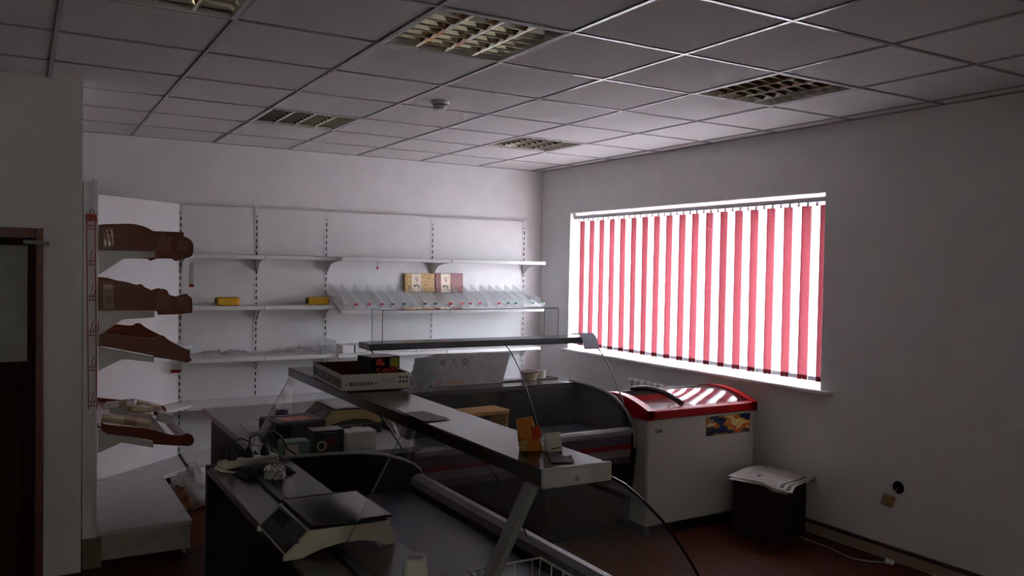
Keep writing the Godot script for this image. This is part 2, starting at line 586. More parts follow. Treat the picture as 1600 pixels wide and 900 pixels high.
	for k in 2:
		obj("raised_panel", MB.new().span(Vector3(-0.38 + 0.41 * k, 0.18, -0.034), Vector3(-0.03 + 0.41 * k, 1.02, -0.018), 0.012), M.door_wood, lf)
	obj("door_closer_arm", MB.new().bar(Vector3(0.38, 1.792, 0.02), Vector3(0.50, 1.785, 0.045), 0.012, 0.022, Vector3.UP, 0.003), M.grey, door)
	# skirting along the window wall: pale board under a dark red strip
	var bb := struct("baseboard_right", MB.new().span(Vector3(RW - 0.022, 0.012, -3.98), Vector3(RW, 0.072, 4.95), 0.004), M.baseboard)
	obj("top_strip", MB.new().span(Vector3(RW - 0.026, 0.072, -3.98), Vector3(RW, 0.092, 4.95), 0.004), M.skirting_red, bb)

# ------------------------------------------------------------------ ceiling
func build_ceiling() -> void:
	var gx := 2.5257
	var gz := -2.2096
	var slab := MB.new()
	slab.span(Vector3(-2.6, CEIL + 0.12, -7.2), Vector3(RW + 0.4, 3.0, 5.3))
	slab.span(Vector3(-2.4, CEIL, -0.41), Vector3(RW, CEIL + 0.12, 5.0))
	var ceiling := struct("ceiling", slab, M.plaster)
	var lights := {Vector2i(1, -2): 0, Vector2i(5, -2): 1, Vector2i(1, 1): 2, Vector2i(5, 1): 3, Vector2i(1, -4): 4}
	for i in range(-3, 8):
		for j in range(-9, 4):
			var x0 := maxf(gx + 0.6 * j, -2.4)
			var x1 := minf(gx + 0.6 * (j + 1), RW)
			var z1 := gz - 0.6 * i
			var z0 := maxf(z1 - 0.6, BW)
			if x1 - x0 < 0.05 or z1 - z0 < 0.03:
				continue
			if x1 < 0.3 and z1 < NEARZ:
				continue
			if lights.has(Vector2i(i, j)):
				continue
			var key := "tile%d_%d" % [roundi((x1 - x0) * 1000), roundi((z1 - z0) * 1000)]
			if not cache.has(key):
				cache[key] = MB.new().box(Vector3.ZERO, Vector3(x1 - x0 - 0.018, 0.014, z1 - z0 - 0.018), 0.004).mesh()
			obj("ceiling_tile", cache[key], M.tile, ceiling, Vector3((x0 + x1) * 0.5, CEIL + 0.0045, (z0 + z1) * 0.5))
	for j in range(-8, 4):
		var x := gx + 0.6 * j
		var z0 := BW
		if x < 0.3:
			z0 = NEARZ
		obj("main_runner", MB.new().span(Vector3(x - 0.009, CEIL - 0.0075, z0), Vector3(x + 0.009, CEIL + 0.03, -0.41), 0.001), M.tbar, ceiling)
	for i in range(-3, 8):
		var z := gz - 0.6 * i
		obj("cross_tee", MB.new().span(Vector3(-2.4 if z > NEARZ else 0.285, CEIL - 0.0070, z - 0.009), Vector3(RW, CEIL + 0.028, z + 0.009), 0.001), M.tbar, ceiling)
	obj("wall_angle", MB.new().span(Vector3(RW - 0.016, CEIL - 0.008, BW), Vector3(RW, CEIL - 0.002, -0.4)), M.tbar, ceiling)
	obj("wall_angle", MB.new().span(Vector3(0.285, CEIL - 0.008, BW), Vector3(RW, CEIL - 0.002, BW + 0.016)), M.tbar, ceiling)
	var proto: Node3D = null
	var names := {
		Vector2i(1, -2): "square louvred ceiling light over the brown counter top, bright reflections in its cells",
		Vector2i(5, -2): "square louvred ceiling light above the shelving bays with yellow packs",
		Vector2i(1, 1): "dark square louvred ceiling light nearest the window wall over the freezer",
		Vector2i(5, 1): "square louvred ceiling light near the corner of back wall and window wall",
		Vector2i(1, -4): "square louvred ceiling light in front of the brown door wall"}
	for c in lights.keys():
		var at := Vector3(gx + 0.6 * (c.y + 0.5), CEIL - 0.004, gz - 0.6 * (c.x + 0.5))
		if proto == null:
			proto = make_light(at, names[c])
		else:
			dup(proto, at, 0.0, names[c])
	# smoke detector
	var sd := thing("smoke_detector", "round white smoke detector on a ceiling tile", "detector", Vector3(2.10, CEIL - 0.003, -4.41))
	obj("base_ring", MB.new().lathe([Vector2(0, 0), Vector2(0.052, 0), Vector2(0.052, -0.012), Vector2(0.046, -0.016), Vector2(0, -0.016)], Vector3.ZERO, 24), M.white_plastic, sd)
	obj("sensor_head", MB.new().lathe([Vector2(0.044, -0.016), Vector2(0.042, -0.034), Vector2(0.030, -0.046), Vector2(0, -0.048)], Vector3.ZERO, 24), M.white_plastic, sd)
	obj("sensor_slot", MB.new().lathe([Vector2(0.0445, -0.020), Vector2(0.0445, -0.026)], Vector3.ZERO, 24), M.dark_grey, sd)

func make_light(at: Vector3, label: String) -> Node3D:
	var t := thing("ceiling_light", label, "light fixture", at, 0.0, "louvred lights in the suspended ceiling")
	var s := 0.2955
	var fr := MB.new()
	for k in [-1.0, 1.0]:
		fr.span(Vector3(k * s, -0.004, -s), Vector3(k * (s - 0.018), 0.022, s), 0.002)
		fr.span(Vector3(-s + 0.018, -0.004, k * s), Vector3(s - 0.018, 0.022, k * (s - 0.018)), 0.002)
	obj("frame", fr, M.white, t)
	var pan := MB.new()
	pan.span(Vector3(-s, 0.092, -s), Vector3(s, 0.098, s))
	for k in [-1.0, 1.0]:
		pan.span(Vector3(k * s, 0.01, -s), Vector3(k * (s - 0.004), 0.096, s))
		pan.span(Vector3(-s, 0.01, k * s), Vector3(s, 0.096, k * (s - 0.004)))
	obj("housing", pan, M.grey, t)
	# long V blades between four lamp channels, running along z
	var e := s - 0.018
	var w := 2.0 * e / 4.0
	var lb := MB.new()
	lb.prism(PackedVector2Array([Vector2(-0.006, 0), Vector2(0.006, 0), Vector2(0.024, 0.042), Vector2(-0.024, 0.042)]), Vector3(0, 0, -e), Vector3.RIGHT, Vector3.UP, Vector3(0, 0, 2 * e))
	var lbm := lb.mesh()
	for k in range(1, 4):
		obj("long_blade", lbm, M.louvre, t, Vector3(-e + w * k, 0, 0))
	var xb := MB.new()
	xb.prism(PackedVector2Array([Vector2(-0.0015, 0.002), Vector2(0.0015, 0.002), Vector2(0.009, 0.038), Vector2(-0.009, 0.038)]), Vector3(-w * 0.5 + 0.004, 0, 0), Vector3(0, 0, 1), Vector3.UP, Vector3(w - 0.008, 0, 0))
	var xbm := xb.mesh()
	for k in 4:
		for q in range(1, 7):
			obj("cross_blade", xbm, M.louvre, t, Vector3(-e + w * (k + 0.5), 0, -e + 2.0 * e * q / 7.0))
		var tb := MB.new().tube([Vector3(0, 0.066, -e), Vector3(0, 0.066, e)], 0.013, 10)
		obj("fluorescent_tube", tb, M.tube_white, t, Vector3(-e + w * (k + 0.5), 0, 0))
	return t

# ------------------------------------------------------------------ window and blind
func build_window() -> void:
	var z0 := -6.49
	var z1 := -3.60
	var win := Node3D.new()
	win.name = "window_1"
	add_child(win)
	win.position = Vector3(RW + 0.24, 0.95, (z0 + z1) * 0.5)
	win.set_meta("kind", "structure")
	win.set_meta("label", "wide white plastic window behind the striped blind")
	var hw := (z1 - z0) * 0.5
	var hh := 2.226 - 0.95
	var fr := MB.new()
	fr.span(Vector3(-0.03, 0, -hw), Vector3(0.04, 0.075, hw), 0.004)
	fr.span(Vector3(-0.03, hh - 0.075, -hw), Vector3(0.04, hh, hw), 0.004)
	for k in [-1.0, 1.0]:
		fr.span(Vector3(-0.03, 0.075, k * hw), Vector3(0.04, hh - 0.075, k * (hw - 0.07)), 0.004)
	obj("frame", fr, M.white_plastic, win)
	for k in 2:
		obj("mullion", MB.new().span(Vector3(-0.028, 0.075, -0.04 + (k - 0.5) * 0.96), Vector3(0.036, hh - 0.075, 0.04 + (k - 0.5) * 0.96), 0.004), M.white_plastic, win)
	for k in 3:
		var a := -hw + 0.07 if k == 0 else (-0.48 + 0.04 if k == 1 else 0.48 + 0.04)
		var b := -0.48 - 0.04 if k == 0 else (0.48 - 0.04 if k == 1 else hw - 0.07)
		obj("pane", MB.new().grid(1, 1, func(u, v): return Vector3(0.005, lerpf(0.075, hh - 0.075, v), lerpf(a, b, u))), M.window_glass, win)
	# sill board
	var sill := struct("trim_1", MB.new().span(Vector3(RW - 0.065, 0.925, z0 - 0.03), Vector3(RW + 0.22, 0.95, z1 + 0.10), 0.006), M.white_plastic)
	sill.set_meta("label", "white window sill board under the striped blind")
	# vertical blind: head rail and alternating white and red cloth slats
	var n := 38
	var pitch := (z1 - z0 - 0.015) / n
	var bl := thing("vertical_blind", "vertical blind of alternating white and red cloth slats covering the window", "blind", Vector3(RW + 0.065, 0.985, (z0 + z1) * 0.5))
	var top := 2.150 - 0.985
	obj("head_rail", MB.new().span(Vector3(-0.02, top + 0.020, -hw + 0.004), Vector3(0.025, top + 0.052, hw - 0.004), 0.003), M.pale_grey, bl)
	var rng := RandomNumberGenerator.new()
	rng.seed = 5
	for k in n:
		var red := k % 2 == 1
		var z := -hw + 0.012 + pitch * (k + 0.5)
		var turn := deg_to_rad(-13.0 + rng.randf_range(-3.0, 3.0))
		var lean := rng.randf_range(-0.006, 0.006)
		var hgt := top
		var sw := 0.0445
		var f := func(u, v):
			var q: float = (u - 0.5) * 2.0 * sw
			var c: float = 0.004 * (1.0 - pow((u - 0.5) * 2.0, 2.0))
			return Vector3(-sin(turn) * q + cos(turn) * c, v * hgt, cos(turn) * q + sin(turn) * c + lean * (1.0 - v))
		var sl := obj("slat", MB.new().grid(4, 3, f), M.slat_red if red else M.slat_white, bl, Vector3(0, 0, z))
		obj("hanger", MB.new().span(Vector3(-0.002, hgt - 0.006, -0.010), Vector3(0.004, hgt + 0.022, 0.010), 0.001), M.white_plastic, sl)
		obj("bottom_weight", MB.new().box(Vector3(0.0, 0.018, lean), Vector3(0.003, 0.030, 0.080), 0.001, Basis(Vector3.UP, -turn)), M.red_dark if red else M.pale_grey, sl)
	# bead chain that links the bottom weights
	var ch := MB.new()
	var pts := []
	for k in n * 6:
		var t := float(k) / 6.0
		var z := -hw + 0.012 + pitch * (t + 0.5)
		if z > hw - 0.03:
			break
		pts.append(Vector3(-0.012, 0.010 - 0.020 * absf(sin(PI * t)), z))
	ch.tube(pts, 0.0014, 4)
	obj("chain", ch, M.pale_grey, bl)

# ------------------------------------------------------------------ wall shelving
func upright(parent: Node, at: Vector3, h: float, turn := 0.0) -> void:
	if not cache.has("upright%d" % roundi(h * 100)):
		var m := MB.new()                        # slotted face strip: two stiles, rungs between the slots, channel sides
		m.span(Vector3(-0.015, 0, 0), Vector3(-0.006, h, 0.002))
		m.span(Vector3(0.006, 0, 0), Vector3(0.015, h, 0.002))
		m.span(Vector3(-0.017, 0, -0.045), Vector3(-0.015, h, 0.002))
		m.span(Vector3(0.015, 0, -0.045), Vector3(0.017, h, 0.002))
		var y := 0.0
		while y < h:
			m.span(Vector3(-0.006, y, 0), Vector3(0.006, minf(y + 0.022, h), 0.002))
			y += 0.052
		m.span(Vector3(-0.006, h - 0.06, 0), Vector3(0.006, h, 0.002))
		cache["upright%d" % roundi(h * 100)] = m.mesh()
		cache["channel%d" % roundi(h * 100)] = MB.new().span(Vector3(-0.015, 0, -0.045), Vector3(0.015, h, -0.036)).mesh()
	var u := obj("upright", cache["upright%d" % roundi(h * 100)], M.white, parent, at)
	u.rotation.y = turn
	obj("channel", cache["channel%d" % roundi(h * 100)], M.slot_shade, u)  # dark back strip puts the shade of the slots into colour

func bracket(parent: Node, at: Vector3, depth: float, turn := 0.0) -> void:
	var m := MB.new()
	var d := depth
	m.prism(PackedVector2Array([Vector2(0, 0), Vector2(d * 0.92, 0), Vector2(d * 0.92, -0.022), Vector2(d * 0.5, -0.035), Vector2(d * 0.25, -0.055), Vector2(d * 0.1, -0.10), Vector2(0.0, -0.12)]), Vector3(-0.002, 0, 0), Vector3(0, 0, 1), Vector3.UP, Vector3(0.004, 0, 0))
	var o := obj("bracket", m, M.white, parent, at)
	o.rotation.y = turn

func shelf(parent: Node, at: Vector3, w: float, depth: float, tilt := 0.0, turn := 0.0) -> MeshInstance3D:   # at: back left top corner
	var m := MB.new()
	m.span(Vector3(0.002, -0.006, 0.004), Vector3(w - 0.002, 0, depth), 0.002)
	m.span(Vector3(0.002, -0.032, depth - 0.004), Vector3(w - 0.002, -0.004, depth), 0.0015)
	m.span(Vector3(0.002, -0.028, 0.004), Vector3(0.005, -0.004, depth - 0.003))
	m.span(Vector3(w - 0.005, -0.028, 0.004), Vector3(w - 0.002, -0.004, depth - 0.003))
	var s := obj("shelf", m, M.white, parent, at)
	s.rotation = Vector3(tilt, turn, 0)
	obj("price_rail", MB.new().box(Vector3(w * 0.5, -0.016, depth + 0.003), Vector3(w - 0.01, 0.028, 0.005), 0.001, Basis(Vector3.RIGHT, -0.15)), M.white_plastic, s)
	return s

func build_shelving() -> void:
	var xs := [1.075, 1.66, 2.245, 3.242, 4.222]
	var pz := BW + 0.05
	var labels := [
		"narrow white wall shelving bay beside the corner unit with a yellow pack on one shelf",
		"narrow white wall shelving bay with film-covered shelf, next to the wide sweets bay",
		"wide white wall shelving bay with slanted sweets shelf and two gift boxes",
		"wide white wall shelving bay at the window end, slanted shelf with red and green tags"]
	for b in 4:
		var x0: float = xs[b]
		var w: float = xs[b + 1] - xs[b]
		var t := thing("shelving_bay", labels[b], "shelving", Vector3(x0, 0, pz), 0.0, "white gondola shelving along the back wall")
		var deep := 0.28 if b < 2 else 0.40
		# stacked back panels
		var hs := [0.10, 0.58, 0.98, 1.38, 1.77, 2.15]
		for k in 5:
			obj("back_panel", MB.new().span(Vector3(0.017, hs[k] + 0.0008, -0.014), Vector3(w - 0.017, hs[k + 1] - 0.0008, -0.002), 0.002), M.white_panel, t)
		upright(t, Vector3(0, 0.03, 0), 2.12)
		if b == 3:
			upright(t, Vector3(w, 0.03, 0), 2.12)
		obj("top_trim", MB.new().span(Vector3(0.017, 2.15, -0.016), Vector3(w - 0.017, 2.158, 0.001), 0.002), M.white, t)
		shelf(t, Vector3(0, 1.765, 0), w, deep)
		bracket(t, Vector3(w - 0.008, 1.758, 0.004), deep)
		bracket(t, Vector3(0.008, 1.758, 0.004), deep)
		if b < 2:
			shelf(t, Vector3(0, 1.365, 0), w, 0.28)
			bracket(t, Vector3(w - 0.008, 1.357, 0.004), 0.28)
			bracket(t, Vector3(0.008, 1.357, 0.004), 0.28)
			shelf(t, Vector3(0, 0.965, 0), w, 0.31)
			bracket(t, Vector3(w - 0.008, 0.957, 0.004), 0.31)
			bracket(t, Vector3(0.008, 0.957, 0.004), 0.31)
			shelf(t, Vector3(0, 0.61, 0), w, 0.34)
			bracket(t, Vector3(w - 0.008, 0.602, 0.004), 0.34)
		else:
			shelf(t, Vector3(0, 1.475, 0), w, 0.42, deg_to_rad(20.5))
			bracket(t, Vector3(w - 0.008, 1.44, 0.004), 0.26)
			bracket(t, Vector3(0.008, 1.44, 0.004), 0.26)
			shelf(t, Vector3(0, 0.965, 0), w, 0.34)
			bracket(t, Vector3(w - 0.008, 0.957, 0.004), 0.34)
			bracket(t, Vector3(0.008, 0.957, 0.004), 0.34)
			shelf(t, Vector3(0, 0.61, 0), w, 0.40)
		obj("base_deck", MB.new().span(Vector3(0.002, 0.17, 0.0), Vector3(w - 0.002, 0.20, 0.46), 0.003), M.white, t)
		obj("kick_plate", MB.new().span(Vector3(0.002, 0.0, 0.42), Vector3(w - 0.002, 0.17, 0.43)), M.white, t)
	# diagonal corner unit
	var a := Vector3(0.442, 0, -6.265)
	var e := Vector3(1.052, 0, -6.83)
	var dl := (e - a).length()
	var ct := thing("corner_shelving_unit", "white diagonal corner shelving unit between bread racks and back wall bays", "shelving", a)
	var turn := atan2(-(e - a).z, (e - a).x)
	var piv := Node3D.new()
	ct.rotation.y = turn
	piv.free()
	var hs2 := [0.20, 0.60, 1.0, 1.4, 1.78, 2.15]
	for k in 5:
		obj("back_panel", MB.new().span(Vector3(0.004, hs2[k] + 0.0008, -0.014), Vector3(dl - 0.004, hs2[k + 1] - 0.0008, -0.002), 0.002), M.white_panel, ct)
	for y in [1.755, 1.40, 1.075, 0.62]:
		# shelf plate: a trapezium that narrows to the front between the two neighbouring runs
		var m := MB.new()
		var d := 0.20
		m.prism(PackedVector2Array([Vector2(0.01, 0.002), Vector2(dl - 0.01, 0.002), Vector2(dl - 0.10, d), Vector2(0.10, d)]), Vector3(0, y - 0.02, 0), Vector3.RIGHT, Vector3(0, 0, 1), Vector3(0, 0.02, 0))
		obj("shelf", m, M.white, ct)
	var dk := MB.new()
	dk.prism(PackedVector2Array([Vector2(0.0, 0.0), Vector2(dl, 0.0), Vector2(dl - 0.30, 0.31), Vector2(0.30, 0.31)]), Vector3(0, 0.17, 0), Vector3.RIGHT, Vector3(0, 0, 1), Vector3(0, 0.03, 0))
	obj("base_deck", dk, M.deck_white, ct)
	# run along the inner wall, seen end on
	var lt := thing("side_shelving_run", "white shelving run seen end-on, carrying four wooden bread racks", "shelving", Vector3(0.42, 0, -5.08))
	var pn := MB.new()
	pn.span(Vector3(-0.13, 0.0, -1.185), Vector3(-0.078, 2.13, 0.0), 0.003)
	obj("end_panel", pn, M.white_panel, lt)
	obj("back_panel", MB.new().span(Vector3(-0.078, 0.2, -1.185), Vector3(-0.058, 2.15, -0.02), 0.002), M.white_panel, lt)
	obj("upright", MB.new().span(Vector3(-0.078, 0.0, -0.02), Vector3(-0.056, 2.14, 0.0), 0.002), M.white, lt)
	obj("base_deck", MB.new().span(Vector3(-0.056, 0.175, -1.18), Vector3(0.445, 0.20, 0.005), 0.003), M.deck_white, lt)
	obj("base_end_plate", MB.new().span(Vector3(-0.034, 0.035, -0.012), Vector3(0.435, 0.175, 0.0), 0.003), tmat(noise_tex(0.03, Color(0.60, 0.58, 0.54), Color(0.72, 0.70, 0.67), 45), 0.6, 1.5), lt)
	obj("kick_plate", MB.new().span(Vector3(0.40, 0.0, -1.18), Vector3(0.41, 0.17, -0.02)), M.white, lt)
	obj("corner_foot", MB.new().span(Vector3(-0.13, 0.0, -0.08), Vector3(-0.03, 0.17, 0.006), 0.004), tmat(noise_tex(0.03, Color(0.40, 0.35, 0.28), Color(0.55, 0.50, 0.42), 46), 0.7, 2.0), lt)
	# tag on a wire below the first rack's front
	# red wire rack hung on the end of the side run
	var rk := thing("wire_hook_rack", "tall red wire hook rack hung on the end of the shelving", "rack", Vector3(0.330, 0.885, -5.065))
	obj("header_plate", MB.new().span(Vector3(-0.030, 1.030, -0.004), Vector3(0.028, 1.068, 0.006), 0.003), M.red_plastic, rk)
	obj("hanging_loop", MB.new().tube([Vector3(-0.010, 1.06, 0), Vector3(-0.008, 1.085, 0), Vector3(0, 1.092, 0), Vector3(0.008, 1.085, 0), Vector3(0.010, 1.06, 0)], 0.0022, 6), M.red_metal, rk)
	for s in [-1.0, 1.0]:
		obj("stile", MB.new().tube([Vector3(-0.004 + s * 0.021, 1.035, 0), Vector3(0.010 + s * 0.020, 0.0, 0)], 0.0026, 6), M.red_metal, rk)
	for k in 6:
		var y := 0.985 - k * 0.193
		var ox := lerpf(-0.004, 0.010, 1.0 - y / 1.035)
		for q in 2:
			obj("cross_wire", MB.new().tube([Vector3(ox - 0.021, y + q * 0.022, 0), Vector3(ox + 0.021, y + q * 0.022, 0)], 0.0020, 6), M.red_metal, rk)
		for q in 2:
			var hx := ox - 0.007 + q * 0.013
			if k == 0:
				obj("peg", MB.new().tube([Vector3(hx, y, 0), Vector3(hx, y + 0.022, 0)], 0.0018, 6), M.red_metal, rk)
			else:
				obj("hook", MB.new().tube([Vector3(hx, y, 0), Vector3(hx, y + 0.02, 0.012), Vector3(hx + 0.002 + 0.005 * q, y + 0.055, 0.07), Vector3(hx + 0.008, y + 0.085, 0.085)], 0.0018, 6), M.red_metal, rk)

func poly(a: Array) -> PackedVector2Array:
	var p := PackedVector2Array()
	for k in range(0, a.size(), 2):
		p.append(Vector2(a[k], a[k + 1]))
	return p

func smooth_poly(p: PackedVector2Array, from := 0, to := -1) -> PackedVector2Array:   # Catmull-Rom between the given points
	var out := PackedVector2Array()
	var n := p.size()
	if to < 0:
		to = n - 1
	for k in n:
		out.append(p[k])
		if k >= from and k < to:
			var a := p[maxi(k - 1, from)]
			var b := p[k]
			var c := p[k + 1]
			var d := p[mini(k + 2, to)]
			for t in [0.33, 0.67]:
				out.append(b.cubic_interpolate(c, a, d, t))
	return out

# wooden bread racks: shaped cheeks at both ends, base board, front roll
func build_bread_racks() -> void:
	var shapes := [
		[0.366, 1.894, 0.384, 1.900, 0.479, 1.907, 0.544, 1.908, 0.604, 1.893, 0.647, 1.869, 0.684, 1.842, 0.719, 1.825, 0.746, 1.833, 0.797, 1.849, 0.839, 1.832, 0.857, 1.800, 0.854, 1.744, 0.836, 1.729, 0.791, 1.717, 0.764, 1.705, 0.740, 1.719, 0.662, 1.718, 0.655, 1.761, 0.366, 1.757],
		[0.366, 1.582, 0.401, 1.589, 0.449, 1.591, 0.497, 1.586, 0.546, 1.572, 0.596, 1.558, 0.646, 1.533, 0.670, 1.522, 0.680, 1.540, 0.700, 1.546, 0.721, 1.533, 0.728, 1.515, 0.765, 1.503, 0.793, 1.514, 0.824, 1.518, 0.852, 1.492, 0.856, 1.440, 0.853, 1.407, 0.783, 1.400, 0.671, 1.398, 0.664, 1.420, 0.367, 1.423],
		[0.374, 1.296, 0.451, 1.294, 0.516, 1.282, 0.581, 1.270, 0.648, 1.264, 0.675, 1.278, 0.702, 1.277, 0.723, 1.258, 0.771, 1.227, 0.820, 1.200, 0.844, 1.188, 0.842, 1.158, 0.855, 1.132, 0.831, 1.118, 0.768, 1.135, 0.652, 1.158, 0.642, 1.184, 0.516, 1.207, 0.374, 1.229],
		[0.383, 0.811, 0.421, 0.790, 0.618, 0.753, 0.720, 0.715, 0.789, 0.698, 0.823, 0.706, 0.852, 0.700, 0.869, 0.676, 0.866, 0.646, 0.845, 0.633, 0.755, 0.645, 0.652, 0.662, 0.645, 0.685, 0.519, 0.718, 0.415, 0.741, 0.386, 0.761]]
	var base := [[1.757, 1.757], [1.421, 1.416], [1.226, 1.160], [0.768, 0.672]]     # under side at the back and 0.28 further out
	var labels := [
		"topmost brown wooden bread rack with a tall arched cheek, wrapped in clear tape",
		"second brown bread rack from the top, arched cheek with two bumps at the front",
		"third brown bread rack from the top, low cheek sloping down to a rounded nose",
		"lowest brown bread rack, open sloping tray that holds loose packs"]
	var goods_y := []
	for k in 4:
		var t := thing("bread_rack", labels[k], "rack", Vector3(0.37, base[k][0] - 0.035, -5.08), 0.0, "wooden bread racks on the side shelving run")
		var org := t.position
		var p := smooth_poly(poly(shapes[k]), 0, 13 if k < 2 else (12 if k == 2 else 9))
		for q in p.size():
			p[q] = p[q] - Vector2(org.x, org.y)
		obj("cheek", MB.new().prism(p, Vector3(0, 0, -0.02), Vector3.RIGHT, Vector3.UP, Vector3(0, 0, 0.02)), M.wood_red, t)
		obj("cheek", MB.new().prism(p, Vector3(0, 0, -1.10), Vector3.RIGHT, Vector3.UP, Vector3(0, 0, 0.02)), M.wood_red, t)
		var y0: float = base[k][0] - org.y
		var y1: float = base[k][1] - org.y
		obj("base_board", MB.new().bar(Vector3(0.0, y0 + 0.012, -0.55), Vector3(0.40, y0 + 0.012 + (y1 - y0) * 0.40 / 0.28, -0.55), 1.058, 0.012, Vector3.UP), M.wood_red, t)
		var nose := Vector3(0.455, shapes[k][1] - org.y, 0)
		var ny: float = [1.775, 1.462, 1.160, 0.672][k] - org.y
		nose = Vector3(0.452, ny, -0.021)
		obj("front_roll", MB.new().tube([nose, nose + Vector3(0, 0, -1.058)], 0.026, 14), M.wood_red, t)
		# white steel bracket under the near end, tapering to the front
		var sl := (y1 - y0) / 0.28
		obj("bracket", MB.new().prism(PackedVector2Array([Vector2(0.0, y0), Vector2(0.285, y0 + sl * 0.285), Vector2(0.285, y0 + sl * 0.285 - 0.034), Vector2(0.12, y0 + sl * 0.12 - 0.045), Vector2(0.0, y0 - 0.135)]), Vector3(0, 0, -0.028), Vector3.RIGHT, Vector3.UP, Vector3(0, 0, 0.006)), M.white, t)
		obj("bracket", MB.new().prism(PackedVector2Array([Vector2(0.0, y0), Vector2(0.285, y0 + sl * 0.285), Vector2(0.285, y0 + sl * 0.285 - 0.034), Vector2(0.12, y0 + sl * 0.12 - 0.045), Vector2(0.0, y0 - 0.135)]), Vector3(0, 0, -1.08), Vector3.RIGHT, Vector3.UP, Vector3(0, 0, 0.006)), M.white, t)
		# wrinkled clear tape over the cheek
		var rng := RandomNumberGenerator.new()
		rng.seed = 70 + k
		for s in ([[0.045, 0.045], [0.20, 0.08], [0.33, 0.06], [0.43, 0.05]] if k < 2 else [[0.05, 0.03], [0.40, 0.045]]):
			if k == 3:
				break
			var cx: float = s[0]
			var hw: float = s[1] * 0.6
			var ytop := 0.0
			var ybot := 9.0
			for q in p:
				if absf(q.x - cx) < 0.06:
					ytop = maxf(ytop, q.y)
					ybot = minf(ybot, q.y)
			var ph := rng.randf() * 6.0
			var yt := ytop - 0.022
			var yb := maxf(ybot + 0.012, y0 + 0.01 + minf(0.0, sl * cx))
			if yt - yb < 0.02:
				continue
			obj("tape_strip", MB.new().grid(8, 8, func(u, v): return Vector3(cx + (u - 0.5) * 2.0 * hw, lerpf(yb, yt, v), 0.0035 + 0.0016 * sin(u * 17.0 + ph + v * 5.0) + 0.0012 * sin(v * 23.0 + ph * 2.0))), M.tape, t)

# ------------------------------------------------------------------ curved glass counters
func curve_pts() -> Array:
	return [Vector2(-0.002, 1.212), Vector2(0.06, 1.178), Vector2(0.12, 1.130), Vector2(0.18, 1.074), Vector2(0.235, 1.010), Vector2(0.285, 0.945), Vector2(0.335, 0.870), Vector2(0.375, 0.805), Vector2(0.405, 0.745), Vector2(0.425, 0.700)]

